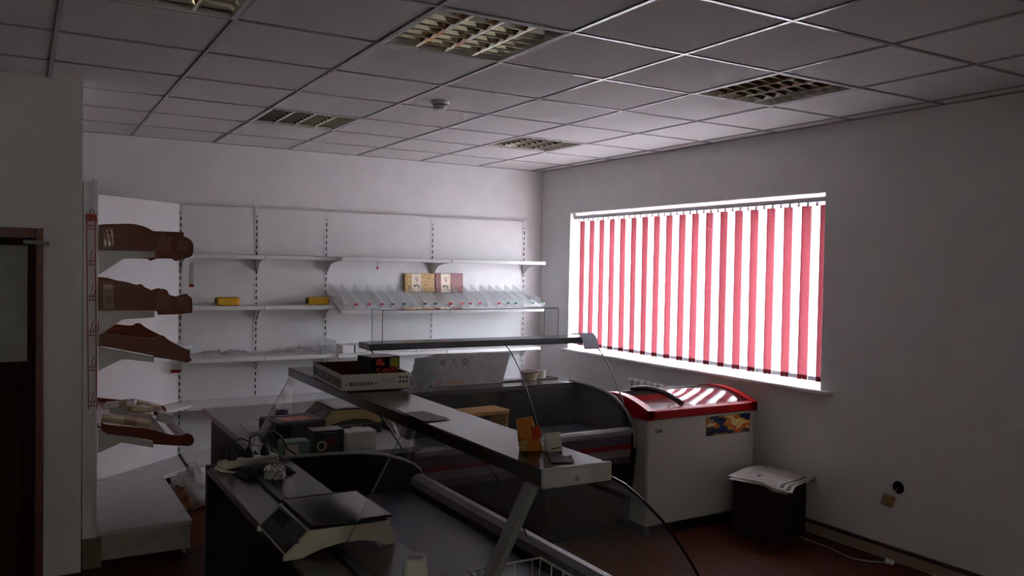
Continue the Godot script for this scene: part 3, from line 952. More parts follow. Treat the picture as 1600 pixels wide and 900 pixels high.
func make_case(label: String, at: Vector3, turn: float, L: float, wy: float, joint: float, panes: Array, posts: int) -> Node3D:
	# local axes: x along the counter, z towards the customer, z = 0 at the front edge of the top board
	var t := thing("display_counter", label, "display counter", at, turn)
	obj("plinth", MB.new().span(Vector3(0.02, 0, -0.46), Vector3(L - 0.02, 0.10, 0.32)), M.black, t)
	var body := MB.new()
	body.prism(PackedVector2Array([Vector2(-0.51, 0.10), Vector2(0.37, 0.10), Vector2(0.43, 0.40), Vector2(0.455, 0.58), Vector2(0.455, 0.665), Vector2(0.41, 0.665), Vector2(0.39, 0.62), Vector2(-0.14, 0.62), Vector2(-0.185, wy - 0.03), Vector2(-0.51, wy - 0.03)]), Vector3(0.03, 0, 0), Vector3(0, 0, 1), Vector3.UP, Vector3(L - 0.06, 0, 0))
	obj("body", body, M.case_body, t)
	obj("display_deck", MB.new().span(Vector3(0.032, 0.621, -0.135), Vector3(L - 0.032, 0.632, 0.388), 0.002), M.case_deck, t)
	obj("work_top", MB.new().span(Vector3(0.0, wy - 0.03, -0.53), Vector3(L, wy, -0.18), 0.006), M.work_top, t)
	# front bands, bumper
	obj("bumper", MB.new().prism(PackedVector2Array([Vector2(0.405, 0.652), Vector2(0.458, 0.652), Vector2(0.472, 0.664), Vector2(0.472, 0.690), Vector2(0.460, 0.702), Vector2(0.43, 0.705), Vector2(0.405, 0.690)]), Vector3(0.02, 0, 0), Vector3(0, 0, 1), Vector3.UP, Vector3(L - 0.04, 0, 0)), M.case_trim, t)
	var bands := [[0.655, 0.605, M.stripe_purple], [0.603, 0.572, M.stripe_red], [0.570, 0.525, M.stripe_grey], [0.523, 0.48, M.stripe_purple]]
	for b in bands:
		var f := func(y: float) -> float: return (0.455 if y > 0.58 else lerpf(0.455, 0.43, (0.58 - y) / 0.18)) + 0.001
		obj("front_band", MB.new().prism(PackedVector2Array([Vector2(f.call(b[0]), b[0]), Vector2(f.call(b[0]) + 0.006, b[0]), Vector2(f.call(b[1]) + 0.006, b[1]), Vector2(f.call(b[1]), b[1])]), Vector3(0.03, 0, 0), Vector3(0, 0, 1), Vector3.UP, Vector3(L - 0.06, 0, 0)), b[2], t)
	obj("lower_front", MB.new().prism(PackedVector2Array([Vector2(0.371, 0.10), Vector2(0.377, 0.10), Vector2(0.437, 0.40), Vector2(0.447, 0.478), Vector2(0.441, 0.478), Vector2(0.431, 0.40)]), Vector3(0.036, 0, 0), Vector3(0, 0, 1), Vector3.UP, Vector3(L - 0.072, 0, 0)), M.maroon, t)
	# top board
	obj("top_board", MB.new().span(Vector3(0.008, 1.203, -0.185), Vector3(L - 0.008, 1.242, 0.003), 0.003), M.laminate, t)
	# ends: solid cheek with rounded shoulder, pale edging, clear glass above
	var cv := curve_pts()
	var dc := 0.924 - wy
	for s in 2:
		var x0 := 0.0 if s == 0 else L - 0.035
		var ep := PackedVector2Array([Vector2(-0.53, 0.06), Vector2(0.40, 0.06), Vector2(0.455, 0.40), Vector2(0.478, 0.58), Vector2(0.476, 0.66), Vector2(0.455, 0.715), Vector2(0.415, 0.775 - dc * 0.3), Vector2(0.35, 0.832 - dc * 0.6), Vector2(0.26, 0.878 - dc * 0.8), Vector2(0.15, 0.908 - dc * 0.95), Vector2(0.0, 0.922 - dc), Vector2(-0.25, 0.926 - dc), Vector2(-0.53, 0.926 - dc)])
		var en := obj("end_cheek", MB.new().prism(ep, Vector3(x0, 0, 0), Vector3(0, 0, 1), Vector3.UP, Vector3(0.035, 0, 0)), M.case_end, t)
		var ed := []
		for q in range(3, 12):
			ed.append(Vector3(x0 + 0.0175, ep[q].y, ep[q].x))
		obj("edge_trim", MB.new().tube(ed, 0.011, 8), M.case_trim, en)
		var gp := PackedVector2Array([Vector2(-0.17, 0.925 - dc), Vector2(-0.165, 1.20)])
		for q in cv.size() - 1:
			gp.append(cv[q])
		gp.append(Vector2(0.35, 0.834 - dc * 0.6)); gp.append(Vector2(0.26, 0.88 - dc * 0.8)); gp.append(Vector2(0.15, 0.91 - dc * 0.95)); gp.append(Vector2(0.0, 0.924 - dc))
		var xg := 0.012 if s == 0 else L - 0.018
		var eg := obj("end_glass", MB.new().prism(gp, Vector3(xg, 0, 0), Vector3(0, 0, 1), Vector3.UP, Vector3(0.006, 0, 0)), M.glass, t)
		var edge := []
		for q in cv:
			edge.append(Vector3(xg + 0.003, q.y, q.x + 0.001))
		obj("glass_edge", MB.new().tube(edge, 0.004, 6), M.glass_edge, eg)
	# two curved front panes that meet at the joint
	for s in 2:
		var a := 0.02 if s == 0 else joint + 0.003
		var b := joint - 0.003 if s == 0 else L - 0.02
		var fg := obj("front_glass", MB.new().grid(1, cv.size() - 1, func(u, v):
			var q: Vector2 = cv[roundi(v * (cv.size() - 1))]
			return Vector3(lerpf(a, b, u), q.y, q.x)), M.glass, t)
		if s == 1:
			var edge := []
			for q in cv:
				edge.append(Vector3(joint, q.y, q.x + 0.001))
			obj("glass_edge", MB.new().tube(edge, 0.0032, 6), M.glass_edge, fg)
	# rear: slanting posts under the top board, sliding panes between them
	for s in posts:
		var px := 0.018
		obj("rear_post", MB.new().bar(Vector3(px + 0.016, wy + 0.004, -0.385), Vector3(px + 0.016, 1.205, -0.195), 0.042, 0.018, Vector3(0, 0, 1), 0.002), M.grey, t)
	for p in panes:
		var rp := obj("sliding_pane", MB.new().bar(Vector3((p[0] + p[1]) * 0.5, wy + 0.02, -0.375), Vector3((p[0] + p[1]) * 0.5, 1.20, -0.185), p[1] - p[0], 0.005, Vector3(0, 0, 1)), M.glass_streaked if p[0] < 1.0 else M.glass, t)
		for q in (p if p[0] < 1.0 else [p[1]]):
			obj("glass_edge", MB.new().bar(Vector3(q, wy + 0.02, -0.375), Vector3(q, 1.20, -0.185), 0.002, 0.006, Vector3(0, 0, 1)), M.acrylic, rp)
	obj("lower_track", MB.new().span(Vector3(0.04, wy, -0.40), Vector3(L - 0.04, wy + 0.010, -0.37), 0.002), M.black, t)
	return t

func build_cases() -> void:
	var near := make_case("brown-topped glass display counter with slanted rear pane, carrying a beer tray on top", Vector3(1.205, 0, -1.57), PI / 2, 2.10, 0.84, 1.05, [[0.06, 0.79], [1.98, 2.07]], 1)
	obj("board_end_cap", MB.new().span(Vector3(-0.004, 1.200, -0.188), Vector3(0.0085, 1.245, 0.006), 0.003), M.pale_grey, near)
	obj("cap_screw", MB.new().lathe([Vector2(0.006, 0), Vector2(0.006, 0.0015), Vector2(0, 0.0018)], Vector3(-0.004, 1.214, -0.095), 12, Basis(Vector3(0, 0, 1), PI / 2)), M.grey, near)
	obj("board_edge_strip", MB.new().span(Vector3(0.01, 1.205, 0.0035), Vector3(2.09, 1.240, 0.006), 0.001), M.pale_grey, near)
	var far := make_case("long glass display counter with red and purple front bands, beside the freezer", Vector3(1.74, 0, -4.575), 0.0, 1.62, 0.91, 0.92, [], 0)
	obj("board_edge_strip", MB.new().span(Vector3(0.01, 1.203, 0.0035), Vector3(1.61, 1.242, 0.008), 0.001), mat(Color(0.34, 0.34, 0.36), 0.35), far)
	# glass display box on the far counter's top board
	var gb := thing("glass_display_box", "low clear glass display box standing on the long counter", "display box", Vector3(1.83, 1.242, -4.67))
	var w := 1.24
	var h := 0.195
	var d := 0.085
	for s in [-1.0, 1.0]:
		obj("long_pane", MB.new().span(Vector3(0, 0.0, s * d - 0.002), Vector3(w, h, s * d + 0.002)), M.glass, gb)
		obj("end_pane", MB.new().span(Vector3((w if s > 0 else 0.0) - 0.002, 0, -d), Vector3((w if s > 0 else 0.0) + 0.002, h, d)), M.glass, gb)
	obj("top_pane", MB.new().span(Vector3(0, h, -d), Vector3(w, h + 0.004, d)), M.glass, gb)
	for s in [-1.0, 1.0]:
		obj("glass_edge", MB.new().tube([Vector3(0, h + 0.002, s * d), Vector3(w, h + 0.002, s * d)], 0.0024, 6), M.glass_edge, gb)
		for e in 2:
			obj("glass_edge", MB.new().tube([Vector3(w * e, 0.0, s * d), Vector3(w * e, h, s * d)], 0.0024, 6), M.glass_edge, gb)
	for e in 2:
		obj("glass_edge", MB.new().tube([Vector3(w * e, h + 0.002, -d), Vector3(w * e, h + 0.002, d)], 0.0024, 6), M.glass_edge, gb)
	# pay desk behind: pale top on dark wooden sides
	var pt := thing("pay_desk", "pale-topped desk with dark wooden sides behind the brown-topped counter", "desk", Vector3(1.36, 0, -4.56))
	obj("desk_top", MB.new().span(Vector3(-0.39, 0.772, -0.80), Vector3(0.37, 0.80, 0.76), 0.003), M.table_top, pt)
	obj("edge_band", MB.new().span(Vector3(-0.394, 0.770, -0.80), Vector3(-0.390, 0.802, 0.76), 0.001), M.wood_red, pt)
	obj("side_panel", MB.new().span(Vector3(-0.38, 0.0, -0.60), Vector3(-0.36, 0.772, 0.74), 0.002), M.door_wood, pt)
	obj("side_panel", MB.new().span(Vector3(0.33, 0.0, -0.60), Vector3(0.35, 0.772, 0.74), 0.002), M.door_wood, pt)
	obj("front_panel", MB.new().span(Vector3(-0.36, 0.08, -0.52), Vector3(0.33, 0.772, -0.50), 0.002), M.door_wood, pt)

# ------------------------------------------------------------------ chest freezer, radiator, box
func build_freezer() -> void:
	var x0 := 3.395
	var x1 := 4.36
	var zf := -4.04
	var w := x1 - x0
	var dp := 0.60
	var t := thing("chest_freezer", "white chest freezer with red rim and curved sliding glass lids under the window", "freezer", Vector3((x0 + x1) * 0.5, 0, zf - dp * 0.5))
	var hx := w * 0.5
	var hz := dp * 0.5
	var bd := MB.new()
	bd.box(Vector3(0, 0.075 + 0.35, 0), Vector3(w - 0.012, 0.70, dp - 0.012), 0.012)
	obj("cabinet", bd, M.freezer_white, t)
	for sx in [-1.0, 1.0]:
		for sz in [-1.0, 1.0]:
			obj("foot", MB.new().lathe([Vector2(0, 0), Vector2(0.022, 0), Vector2(0.026, 0.01), Vector2(0.018, 0.03), Vector2(0.018, 0.08)], Vector3(sx * (hx - 0.06), 0, sz * (hz - 0.06)), 12), M.black, t)
	obj("base_skirt", MB.new().span(Vector3(-hx + 0.03, 0.02, -hz + 0.05), Vector3(hx - 0.03, 0.08, hz - 0.05)), M.black, t)
	# red rim: front and back rails, arched side rails
	var arch := func(u: float) -> float:   # u 0 front .. 1 back
		return lerpf(0.815, 0.845, u) + 0.055 * sin(PI * clampf(u, 0, 1))
	var rim := MB.new()
	rim.span(Vector3(-hx, 0.752, hz - 0.045), Vector3(hx, 0.818, hz + 0.004), 0.010)
	obj("front_rail", rim, M.red_plastic, t)
	obj("back_rail", MB.new().span(Vector3(-hx, 0.752, -hz), Vector3(hx, 0.845, -hz + 0.05), 0.008), M.red_plastic, t)
	for s in [-1.0, 1.0]:
		var pp := PackedVector2Array([Vector2(hz + 0.004, 0.752)])
		for k in 13:
			var u := k / 12.0
			pp.append(Vector2(lerpf(hz + 0.004, -hz, u), arch.call(u)))
		pp.append(Vector2(-hz, 0.752))
		var xa: float = hx - 0.055 if s > 0 else -hx
		obj("side_rail", MB.new().prism(pp, Vector3(xa, 0, 0), Vector3(0, 0, 1), Vector3.UP, Vector3(0.055, 0, 0)), M.red_plastic, t)
	# two curved sliding glass lids in dark handles
	for k in 2:
		var a := -hx + 0.06 if k == 0 else -0.06
		var b := 0.0 if k == 0 else hx - 0.06
		var dy := -0.006 if k == 0 else -0.016
		if k == 0:
			a = -hx + 0.32
			b = hx - 0.07
		var ld := obj("glass_lid", MB.new().grid(1, 12, func(u, v): return Vector3(lerpf(a, b, u), arch.call(lerpf(0.08, 0.92, v)) + dy, lerpf(hz, -hz, lerpf(0.08, 0.92, v)))), M.freezer_glass, t)
		if k == 0:
			var hp := []
			for q in 13:
				var u := lerpf(0.07, 0.93, q / 12.0)
				hp.append(Vector3(a, arch.call(u) + 0.006, lerpf(hz, -hz, u)))
			obj("lid_frame", MB.new().tube(hp, 0.019, 8), M.black, ld)
	obj("back_track", MB.new().span(Vector3(-hx + 0.055, 0.82, -hz + 0.045), Vector3(hx - 0.055, 0.856, -hz + 0.065), 0.003), M.black, t)
	# inside: liner, wire divider, a few packs
	obj("liner", MB.new().span(Vector3(-hx + 0.05, 0.766, -hz + 0.05), Vector3(hx - 0.05, 0.776, hz - 0.045)), M.red_dark, t)
	for k in 2:
		obj("basket_wire", MB.new().tube([Vector3(-0.38 + k * 0.18, 0.778, 0.17), Vector3(-0.38 + k * 0.18, 0.812, 0.17), Vector3(-0.26 + k * 0.14, 0.812, 0.15)], 0.003, 6), M.pale_grey, t)
	# logo and advert on the front
	text("Снеж", 0.026, M.black, t, Vector3(-0.385, 0.681, hz - 0.0055), Basis.IDENTITY, 0.062, "logo", 700)
	var im := Image.create(288, 88, false, Image.FORMAT_RGB8)
	var nz := FastNoiseLite.new()
	nz.seed = 8
	nz.frequency = 0.008
	nz.fractal_octaves = 3
	nz.domain_warp_enabled = true
	nz.domain_warp_amplitude = 25.0
	for y in 88:
		for x in 288:
			var a := nz.get_noise_2d(x * 0.8 + y * 0.7, y * 1.6 - x * 0.35) * 1.4 + 0.5
			var c := Color(0.10, 0.10, 0.34).lerp(Color(0.86, 0.62, 0.12), smoothstep(0.22, 0.48, a))
			c = c.lerp(Color(0.86, 0.32, 0.08), smoothstep(0.50, 0.72, a))
			c = c.lerp(Color(0.95, 0.86, 0.55), smoothstep(0.80, 0.95, a))
			if x < 50 and y > 45:
				c = c.lerp(Color(0.06, 0.07, 0.14), 0.7)
			im.set_pixel(x, y, c)
	var ad := obj("advert_print", MB.new().span(Vector3(0.022, 0.611, hz - 0.008), Vector3(0.424, 0.738, hz - 0.0045)), M.navy, t)
	var fq := MB.new()
	fq.quad(Vector3(0.024, 0.613, hz - 0.004), Vector3(0.422, 0.613, hz - 0.004), Vector3(0.422, 0.736, hz - 0.004), Vector3(0.024, 0.736, hz - 0.004), Vector3(0, 0, 1))
	obj("print_face", fq, pmat(im, 0.3), ad)
	text("30", 0.040, M.white_plastic, ad, Vector3(0.060, 0.700, hz - 0.0035), Basis.IDENTITY, 0.052)
	# radiator under the sill
	var rd := thing("radiator", "grey sectional radiator on the wall below the window sill", "radiator", Vector3(4.40, 0.24, -4.92))
	var sec := MB.new()
	sec.box(Vector3(0, 0.28, 0), Vector3(0.075, 0.54, 0.022), 0.008)
	sec.box(Vector3(0.005, 0.50, 0), Vector3(0.03, 0.03, 0.082), 0.004)
	sec.box(Vector3(0.005, 0.06, 0), Vector3(0.03, 0.03, 0.082), 0.004)
	sec.box(Vector3(-0.030, 0.28, 0), Vector3(0.018, 0.55, 0.056), 0.008)
	sec.box(Vector3(0.005, 0.545, 0), Vector3(0.085, 0.030, 0.058), 0.012)
	sec.box(Vector3(0.005, 0.02, 0), Vector3(0.085, 0.030, 0.058), 0.012)
	var sme := sec.mesh()
	for k in 14:
		obj("section", sme, M.white_plastic, rd, Vector3(0, 0, -0.52 + 0.08 * k))
	# brown box with papers
	var bx := thing("cardboard_box", "dark brown box on the floor in front of the freezer", "box", Vector3(4.205, 0, -3.77), deg_to_rad(17.0))
	var bm := MB.new()
	bm.span(Vector3(-0.18, 0.0, -0.17), Vector3(0.18, 0.355, 0.17), 0.004)
	obj("carton", bm, M.cardboard_dark, bx)
	obj("flap", MB.new().span(Vector3(-0.178, 0.355, 0.02), Vector3(0.178, 0.359, 0.168)), M.cardboard_dark, bx)
	obj("flap", MB.new().span(Vector3(-0.178, 0.355, -0.168), Vector3(0.178, 0.359, -0.02)), M.cardboard_dark, bx)
	var npi := Image.create(256, 192, false, Image.FORMAT_RGB8)
	npi.fill(Color(0.80, 0.775, 0.75))
	var rng := RandomNumberGenerator.new()
	rng.seed = 17
	for c in 4:
		for r in 30:
			if r < 4 and c < 2:
				continue
			npi.fill_rect(Rect2i(10 + c * 61, 14 + r * 5, 40 + rng.randi_range(0, 14), 2), Color(0.64, 0.62, 0.60))
	npi.fill_rect(Rect2i(8, 170, 190, 12), Color(0.22, 0.20, 0.20))
	npi.fill_rect(Rect2i(60, 70, 26, 9), Color(0.20, 0.15, 0.15))
	for k in 22:
		npi.fill_rect(Rect2i(14 + k * 8, 172, 3, 8), Color(0.75, 0.72, 0.70))
	var nm := pmat(npi, 0.85)
	for k in 3:
		var oy := 0.361 + k * 0.009
		var sh := [Vector2(0.0, 0.0), Vector2(-0.008, 0.012), Vector2(0.012, -0.006)]
		var sx: float = sh[k].x
		var sz: float = sh[k].y
		var np := obj("newspaper", MB.new().grid(10, 8, func(u, v): return Vector3(sx + (u - 0.5) * 0.44, oy + 0.006 * sin(u * 5.0 + k) * sin(v * 4.0 + 1.0) + 0.006 - 0.030 * pow(maxf(0.0, absf(u - 0.5) * 2.0 - 0.75) / 0.25, 2.0) * (1.0 if v < 0.3 else 0.15), sz + 0.02 - (v - 0.5) * 0.40), 0.0006), nm)
		np.position = bx.position
		np.rotation.y = bx.rotation.y + [0.0, 0.06, -0.05][k]
		tag(np, ["printed newspaper sheet lying directly on the brown box, lowest of the three", "middle newspaper sheet of the three on the brown box", "uppermost newspaper sheet with black headline on the brown box"][k], "newspaper", "newspapers on the brown box")

# ------------------------------------------------------------------ goods on the shelves
func build_shelf_goods() -> void:
	# two yellow packs
	var yl := ["yellow pack on the shelf of the bay beside the corner unit", "yellow pack on the shelf just beside the sweets dividers"]
	for k in 2:
		var t := thing("yellow_pack", yl[k], "pack", Vector3([1.398, 2.125][k], 1.365, -6.775), [0.04, -0.06][k], "yellow packs on the middle shelf")
		obj("wrapper", MB.new().box(Vector3(0, 0.033, 0), Vector3(0.168, 0.064, 0.09), 0.008), M.yellow, t)
		obj("end_fold", MB.new().box(Vector3(-0.086, 0.033, 0), Vector3(0.006, 0.050, 0.075), 0.002), mat(Color(0.42, 0.32, 0.05), 0.5), t)
		obj("end_fold", MB.new().box(Vector3(0.086, 0.033, 0), Vector3(0.006, 0.050, 0.075), 0.002), M.yellow, t)
	# gift boxes leaning on the panel above the slanted shelf
	for k in 2:
		var im := Image.create(160, 96, false, Image.FORMAT_RGB8)
		var rng := RandomNumberGenerator.new()
		rng.seed = 40 + k
		if k == 0:
			im.fill(Color(0.72, 0.56, 0.28))
			for q in 260:
				var p := Vector2i(rng.randi_range(0, 156), rng.randi_range(0, 92))
				im.fill_rect(Rect2i(p, Vector2i(rng.randi_range(3, 9), rng.randi_range(3, 8))), [Color(0.80, 0.60, 0.16), Color(0.46, 0.28, 0.09), Color(0.84, 0.76, 0.52), Color(0.38, 0.34, 0.15), Color(0.72, 0.44, 0.13)][rng.randi_range(0, 4)])
			im.fill_rect(Rect2i(34, 0, 52, 96), Color(0.90, 0.82, 0.72))
		else:
			im.fill(Color(0.47, 0.025, 0.05))
			im.fill_rect(Rect2i(30, 0, 56, 96), Color(0.90, 0.82, 0.72))
		var cx := 60 if k == 0 else 56
		for y in 96:
			for x in 160:
				for q in [[cx, 26, 8, 5], [cx - 10, 64, 6, 0], [cx + 1, 60, 5, 0], [cx + 12, 66, 6, 0], [cx + 3, 38, 5, 2]]:
					var r := Vector2(x - q[0], y - q[1]).length()
					if r < q[2] and r >= q[3]:
						im.set_pixel(x, y, Color(0.55, 0.10, 0.10) if q[1] < 50 else Color(0.22, 0.06, 0.04))
		var w := [0.294, 0.282][k] as float
		var h := [0.168, 0.178][k] as float
		var t := thing("chocolate_box", ["floral yellow chocolate box with cream band leaning above the slanted shelf", "dark red chocolate box with cream band leaning above the slanted shelf"][k], "box", Vector3([3.103, 3.397][k], 1.468 if k == 0 else 1.462, -6.895), 0.0, "chocolate boxes on the back wall shelving")
		t.rotation.x = -0.05
		obj("carton", MB.new().box(Vector3(0, h * 0.5, 0), Vector3(w, h, 0.032), 0.003), mat([Color(0.70, 0.55, 0.28), Color(0.40, 0.025, 0.05)][k], 0.4), t)
		var fq := MB.new()
		fq.quad(Vector3(-w * 0.5 + 0.003, 0.003, 0.0166), Vector3(w * 0.5 - 0.003, 0.003, 0.0166), Vector3(w * 0.5 - 0.003, h - 0.003, 0.0166), Vector3(-w * 0.5 + 0.003, h - 0.003, 0.0166), Vector3(0, 0, 1))
		obj("lid_print", fq, pmat(im, 0.35), t)
	# clear dividers on the slanted shelves, most with a coloured tag
	var tilt := deg_to_rad(20.5)
	var org := Vector3(2.245, 1.475, BW + 0.05)
	var xs := [2.262, 2.365, 2.476, 2.589, 2.686, 2.790, 2.880, 2.985, 3.080, 3.228, 3.340, 3.420, 3.520, 3.610, 3.715, 3.810, 3.890, 3.985, 4.075, 4.190]
	var colors := ["", "red", "red", "red", "green", "green", "", "green", "green", "red", "red", "red", "red", "", "red", "green", "green", "", "green", "green"]
	var kinds := {"": "untagged clear divider", "red": "clear divider with small red tag", "green": "clear divider with small green tag"}
	var bs := Basis(Vector3.RIGHT, tilt)
	var dm := MB.new().prism(PackedVector2Array([Vector2(0.02, 0.001), Vector2(0.41, 0.001), Vector2(0.41, 0.05), Vector2(0.36, 0.075), Vector2(0.02, 0.075)]), Vector3(-0.0015, 0, 0), Vector3(0, 0, 1), Vector3.UP, Vector3(0.003, 0, 0)).mesh()
	var em := MB.new().tube([Vector3(0, 0.075, 0.02), Vector3(0, 0.075, 0.36), Vector3(0, 0.05, 0.41), Vector3(0, 0.003, 0.41)], 0.0016, 5).mesh()
	var tm := MB.new().box(Vector3(0.006, 0.052, 0.416), Vector3(0.034, 0.020, 0.004), 0.001).mesh()
	for k in xs.size():
		var t := thing("shelf_divider", kinds[colors[k]] + ", %s on the sweets shelf counting from the yellow pack" % ORD[k], "divider", Vector3(xs[k], org.y, org.z), 0.0, "clear dividers on the slanted sweets shelves, " + ("untagged" if colors[k] == "" else colors[k] + " tags"))
		t.rotation.x = tilt
		obj("panel", dm, M.acrylic, t)
		obj("rim", em, M.film, t)
		if colors[k] != "":
			obj("tag", tm, M.red if colors[k] == "red" else M.green, t)
	# clear front lips of the slanted shelves
	for k in 2:
		var fl := thing("shelf_front_lip", ["clear plastic front lip of the slanted shelf below the chocolate boxes", "clear plastic front lip of the slanted shelf at the window end"][k], "shelf lip", Vector3([2.245, 3.242][k], org.y, org.z))
		fl.rotation.x = tilt
		var w := [0.997, 0.98][k] as float
		obj("lip", MB.new().span(Vector3(0.01, 0.001, 0.420), Vector3(w - 0.01, 0.055, 0.423)), M.acrylic, fl)
	# crumpled clear film along the third shelf
	for k in 2:
		var rng := RandomNumberGenerator.new()
		rng.seed = 90 + k
		var nz := FastNoiseLite.new()
		nz.seed = 91 + k
		nz.frequency = 6.0
		nz.fractal_octaves = 3
		var wdt := [0.50, 0.46][k] as float
		var fo := obj("plastic_film", MB.new().grid(40, 12, func(u, v):
			var hgt: float = 0.012 + 0.055 * absf(nz.get_noise_2d(u * 1.3, v * 0.5)) + 0.03 * sin(PI * v) * (0.5 + 0.5 * sin(u * 9.0 + k))
			return Vector3((u - 0.5) * wdt, hgt * sin(PI * clampf(u, 0.02, 0.98)) + 0.002, 0.10 - v * 0.20)), M.film)
		fo.position = Vector3([1.38, 1.93][k], 0.966, -6.79)
		tag(fo, ["crumpled clear plastic film on the third shelf below the first yellow pack", "crumpled clear plastic film on the third shelf next to the upright clear guard"][k], "plastic film", "crumpled film on the third shelf")
	var gu := thing("shelf_guard", "upright clear acrylic guard at the end of the film-covered shelf", "shelf guard", Vector3(2.235, 0.966, -6.77))
	obj("side_plate", MB.new().span(Vector3(-0.002, 0, -0.14), Vector3(0.002, 0.11, 0.15)), M.acrylic, gu)
	obj("front_plate", MB.new().span(Vector3(-0.14, 0, 0.150), Vector3(0.002, 0.075, 0.153)), M.acrylic, gu)
	obj("edge", MB.new().tube([Vector3(0, 0, 0.152), Vector3(0, 0.10, 0.152), Vector3(0, 0.11, 0.10), Vector3(0, 0.11, -0.14)], 0.002, 6), M.film, gu)
	# white packs with thin dividers on the third shelf of the wide bays
	for k in 8:
		var x := 2.30 + k * 0.112
		var t := thing("white_carton", "small white carton on the third shelf, %s in its row from the clear guard" % ORD[k], "carton", Vector3(x + 0.05, 0.966, -6.72), 0.0, "white cartons on the third shelf")
		obj("carton", MB.new().box(Vector3(0, 0.034, 0), Vector3(0.100, 0.066, 0.16), 0.003), M.white_panel, t)
		obj("side_flap", MB.new().box(Vector3(0.0525, 0.050, 0.083), Vector3(0.002, 0.045, 0.006), 0.0005), M.dark_grey, t)
	# hanging price tags
	var tg := [["white hanging tag with a red end below the topmost bread rack", Vector3(0.852, 1.700, -5.10), 0.14, 0.024], ["small red shelf tag hanging below the upper wide shelf", Vector3(2.543, 1.735, -6.50), 0.06, 0.018], ["white shelf tongue with a red end below the third bread rack", Vector3(0.80, 1.100, -5.30), 0.06, 0.05]]
	for k in 3:
		var t := thing("hanging_tag", tg[k][0], "tag", tg[k][1])
		var hh: float = tg[k][2]
		var ww: float = tg[k][3]
		obj("strip", MB.new().span(Vector3(-ww * 0.5, -hh + 0.014, -0.001), Vector3(ww * 0.5, 0, 0.001)), M.acrylic if k == 1 else M.white_plastic, t)
		obj("red_end", MB.new().span(Vector3(-ww * 0.55, -hh - 0.004, -0.002), Vector3(ww * 0.55, -hh + 0.014, 0.002), 0.001), M.red_plastic, t)
	# a carton behind the topmost rack's cheek, packs on the lowest rack
	var cb := thing("brown_carton", "flat brown carton standing behind the topmost bread rack's cheek", "carton", Vector3(0.70, 1.77, -5.42))
	obj("carton", MB.new().box(Vector3(0, 0.055, 0), Vector3(0.28, 0.11, 0.24), 0.003), M.cardboard, cb)
	obj("seal_tape", MB.new().box(Vector3(0.02, 0.055, 0), Vector3(0.03, 0.1115, 0.2415), 0.0008), M.tape, cb)
	var rng2 := RandomNumberGenerator.new()
	rng2.seed = 77
	var packs := [[0.52, 0.815, -5.20, 0.26, 0.030, 0.10, -0.20], [0.56, 0.845, -5.32, 0.24, 0.030, 0.10, -0.22], [0.60, 0.865, -5.28, 0.12, 0.035, 0.08, -0.10], [0.50, 0.900, -5.30, 0.17, 0.03, 0.10, 0.10], [0.66, 0.850, -5.45, 0.14, 0.04, 0.10, -0.3], [0.72, 0.800, -5.24, 0.08, 0.06, 0.06, -0.35]]
	var pl := ["long flat cream pack lying lowest on the open bread rack", "flat cream pack lying across the lower pack on the open bread rack", "short cream pack in the middle of the open bread rack", "tilted cream pack on top of the pile on the open bread rack", "cream pack at the back of the open bread rack", "small cream pack leaning at the nose of the open bread rack"]
	for k in packs.size():
		var q: Array = packs[k]
		var t := thing("cream_pack", pl[k], "pack", Vector3(q[0], q[1] - 0.045, q[2]), rng2.randf_range(-0.25, 0.25), "packs on the lowest bread rack")
		t.rotation.z = q[6]
		obj("wrapper", MB.new().box(Vector3(0, q[4] * 0.5, 0), Vector3(q[3], q[4], q[5]), 0.006), M.cream if k % 2 == 0 else M.paper, t)
		obj("label_band", MB.new().box(Vector3(0.02, q[4] * 0.5, 0), Vector3(q[3] * 0.3, q[4] + 0.001, q[5] + 0.001), 0.006), M.beige_plastic if k % 3 == 0 else M.paper, t)
	# bag on the floor by the corner unit
	var bg := thing("carrier_bag", "crumpled white and brown carrier bag on the floor by the shelving corner", "bag", Vector3(1.025, 0.0, -6.02))
	var nb := FastNoiseLite.new()
	nb.seed = 51
	nb.frequency = 2.2
	var blob := func(sx: float, sy: float, sz: float) -> MB:
		return MB.new().grid(20, 12, func(u, v):
			var th: float = u * TAU
			var ph: float = v * PI
			var d := Vector3(sin(ph) * cos(th), -cos(ph), sin(ph) * sin(th))
			var r: float = 1.0 + 0.35 * nb.get_noise_3dv(d * 1.2)
			return Vector3(d.x * sx * r, maxf(0.0, (d.y * r + 0.9) * sy), d.z * sz * r))
	obj("bag_body", blob.call(0.14, 0.15, 0.12), M.paper, bg)
	var ct := obj("brown_contents", blob.call(0.08, 0.10, 0.09), M.cardboard, bg, Vector3(-0.09, 0.0, 0.10))
	ct.rotation.z = 0.1
	obj("handle", MB.new().tube([Vector3(-0.04, 0.25, 0), Vector3(-0.03, 0.32, 0.02), Vector3(0.02, 0.325, 0.02), Vector3(0.05, 0.25, 0)], 0.006, 6), M.paper, bg)

